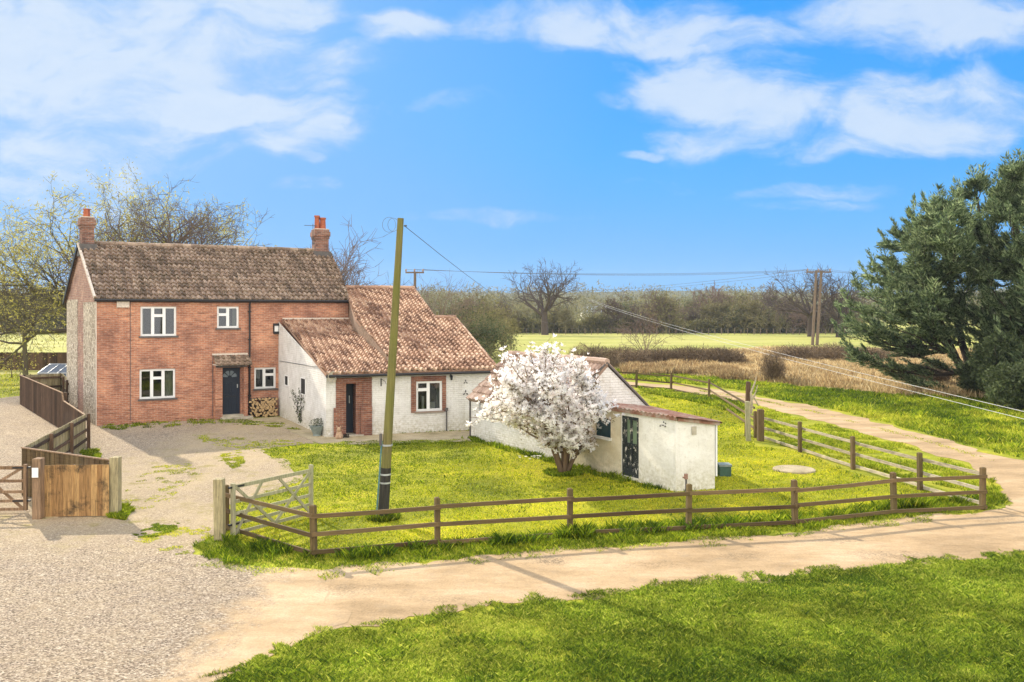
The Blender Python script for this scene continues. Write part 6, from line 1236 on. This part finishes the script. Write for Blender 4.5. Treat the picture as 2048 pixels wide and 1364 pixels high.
for i, (pp_, n) in enumerate((([(560, 1322), (620, 1262), (800, 1236), (1000, 1205), (1200, 1183), (1400, 1160), (1600, 1142), (1800, 1124), (2048, 1103), (2048, 1120), (1600, 1160), (1200, 1204), (800, 1262), (640, 1300)], 60000), ([(400, 1120), (480, 1126), (640, 1133), (800, 1120), (1000, 1102), (1220, 1088), (1500, 1066), (1750, 1040), (1900, 1020), (2000, 1008), (2020, 1012), (1900, 1032), (1750, 1052), (1500, 1082), (1220, 1104), (1000, 1120), (800, 1138), (640, 1152), (480, 1144), (390, 1130)], 42000), ([(440, 1390), (500, 1335), (560, 1300), (640, 1270), (690, 1262), (600, 1300), (540, 1335), (490, 1400)], 16000))):
    blades('edge_grass', ('thin yellowing grass creeping over the near edge of the dirt track', 'thin yellowing grass creeping over the far edge of the dirt track', 'sparse yellow grass creeping into the gravel')[i], jpoly(wpoly(pp_), .14, 60 + i, .25), n, .045, .012, 'blade_fg', 460 + i, 2.6, .8, .8, mind=.43, tintf=lambda X, Y: .04)
# far bank and meadow
BANK = wpoly([(1180, 752), (1250, 757), (1400, 770), (1480, 780), (1520, 792), (1636, 812), (1753, 841), (1870, 872), (1958, 896), (2048, 922), (2300, 990), (2300, 800), (2048, 790), (1900, 792), (1750, 785), (1640, 778), (1500, 764), (1380, 750), (1250, 738)])
blades('bank_grass', 'lush green bank along the far side of the upper track', jpoly(BANK, .15, 40, .6), 110000, .17, .024, 'blade_verge', 440, 1.3, .85, .6, tintf=lambda X, Y: .5 * (vnoise(X * .8, Y * .25, 9) - .45))
blades('bank_grass', 'grass between the pale rail fence and the upper track', jpoly(wpoly([(1515, 880), (1520, 815), (1577, 832), (1665, 853), (1753, 877), (1841, 902), (1929, 934), (1970, 952), (1960, 990), (1840, 962), (1706, 930), (1600, 900)]), .08, 41, .4), 45000, .09, .018, 'blade_verge', 441, .9, .8, .5, mind=.42, tintf=lambda X, Y: .25)
blades('bank_grass', 'grass strip in front of the back rail fence', jpoly(wpoly([(1271, 775), (1400, 791), (1480, 805), (1500, 818), (1480, 830), (1400, 806), (1290, 786)]), .1, 42, .5), 14000, .16, .022, 'blade_verge', 442, 1.2, .8, .5)
blades('dry_grass', 'tall straw coloured dead grass filling the rough meadow', jpoly(DRY, .4, 43, 1.5), 150000, .40, .024, 'blade_dry', 443, .35, .8, .35, cat='dead grass')
blades('dry_grass', 'reddish brown dead stalks in front of the bramble hedge', jpoly(wpoly([(1240, 752), (1250, 728), (1330, 735), (1450, 742), (1500, 755), (1480, 764), (1380, 752)]), .3, 44, 1), 22000, .55, .022, 'blade_dry', 444, .5, .7, .3, cat='dead grass', tintf=lambda X, Y: -.25)
# flowers under the magnolia
blades('track_grass', 'thin grass strip between the wheel ruts of the upper track', jpoly(wpoly([(1400, 780), (1518, 799), (1636, 824), (1753, 854), (1870, 884), (1990, 922), (1990, 929), (1870, 890), (1753, 859), (1636, 828), (1518, 802), (1400, 783)]), .04, 70, .4), 9000, .04, .018, 'blade_verge', 470, 1.2, .8, .6, mind=.48, tintf=lambda X, Y: .3)
t = rngs(9); g = MB(); q0 = G(1060, 925)
for i in range(14):
    q = q0 + Vector((t.uniform(-.35, .35), t.uniform(-.35, .35), .16)); 
    for k in range(5): a = k * 1.256; g.add([q, q + Vector((math.cos(a) * .05, math.sin(a) * .05, .02)), q + Vector((math.cos(a + .9) * .05, math.sin(a + .9) * .05, .02))], [(0, 1, 2)], .9)
tag(g.build('daffodils', M['petal']), 'little clump of pale flowers in the lawn left of the magnolia', 'flowers', kind='stuff')
# ------------------------------------------------------------------ air
if HAZE:
    b_ = MB(); b_.box(-900, -40, -1.0, 900, 1300, 62); 
    hz = bpy.data.materials.new('haze'); hz.use_nodes = True; t = NT(hz.node_tree); o = t.n('ShaderNodeOutputMaterial'); v = t.n('ShaderNodeVolumePrincipled', ins={'Color': (.75, .85, 1, 1), 'Density': HAZE, 'Anisotropy': .2}); t.l(v.outputs[0], o.inputs['Volume'])
    tag(b_.build('haze', hz), kind='stuff')
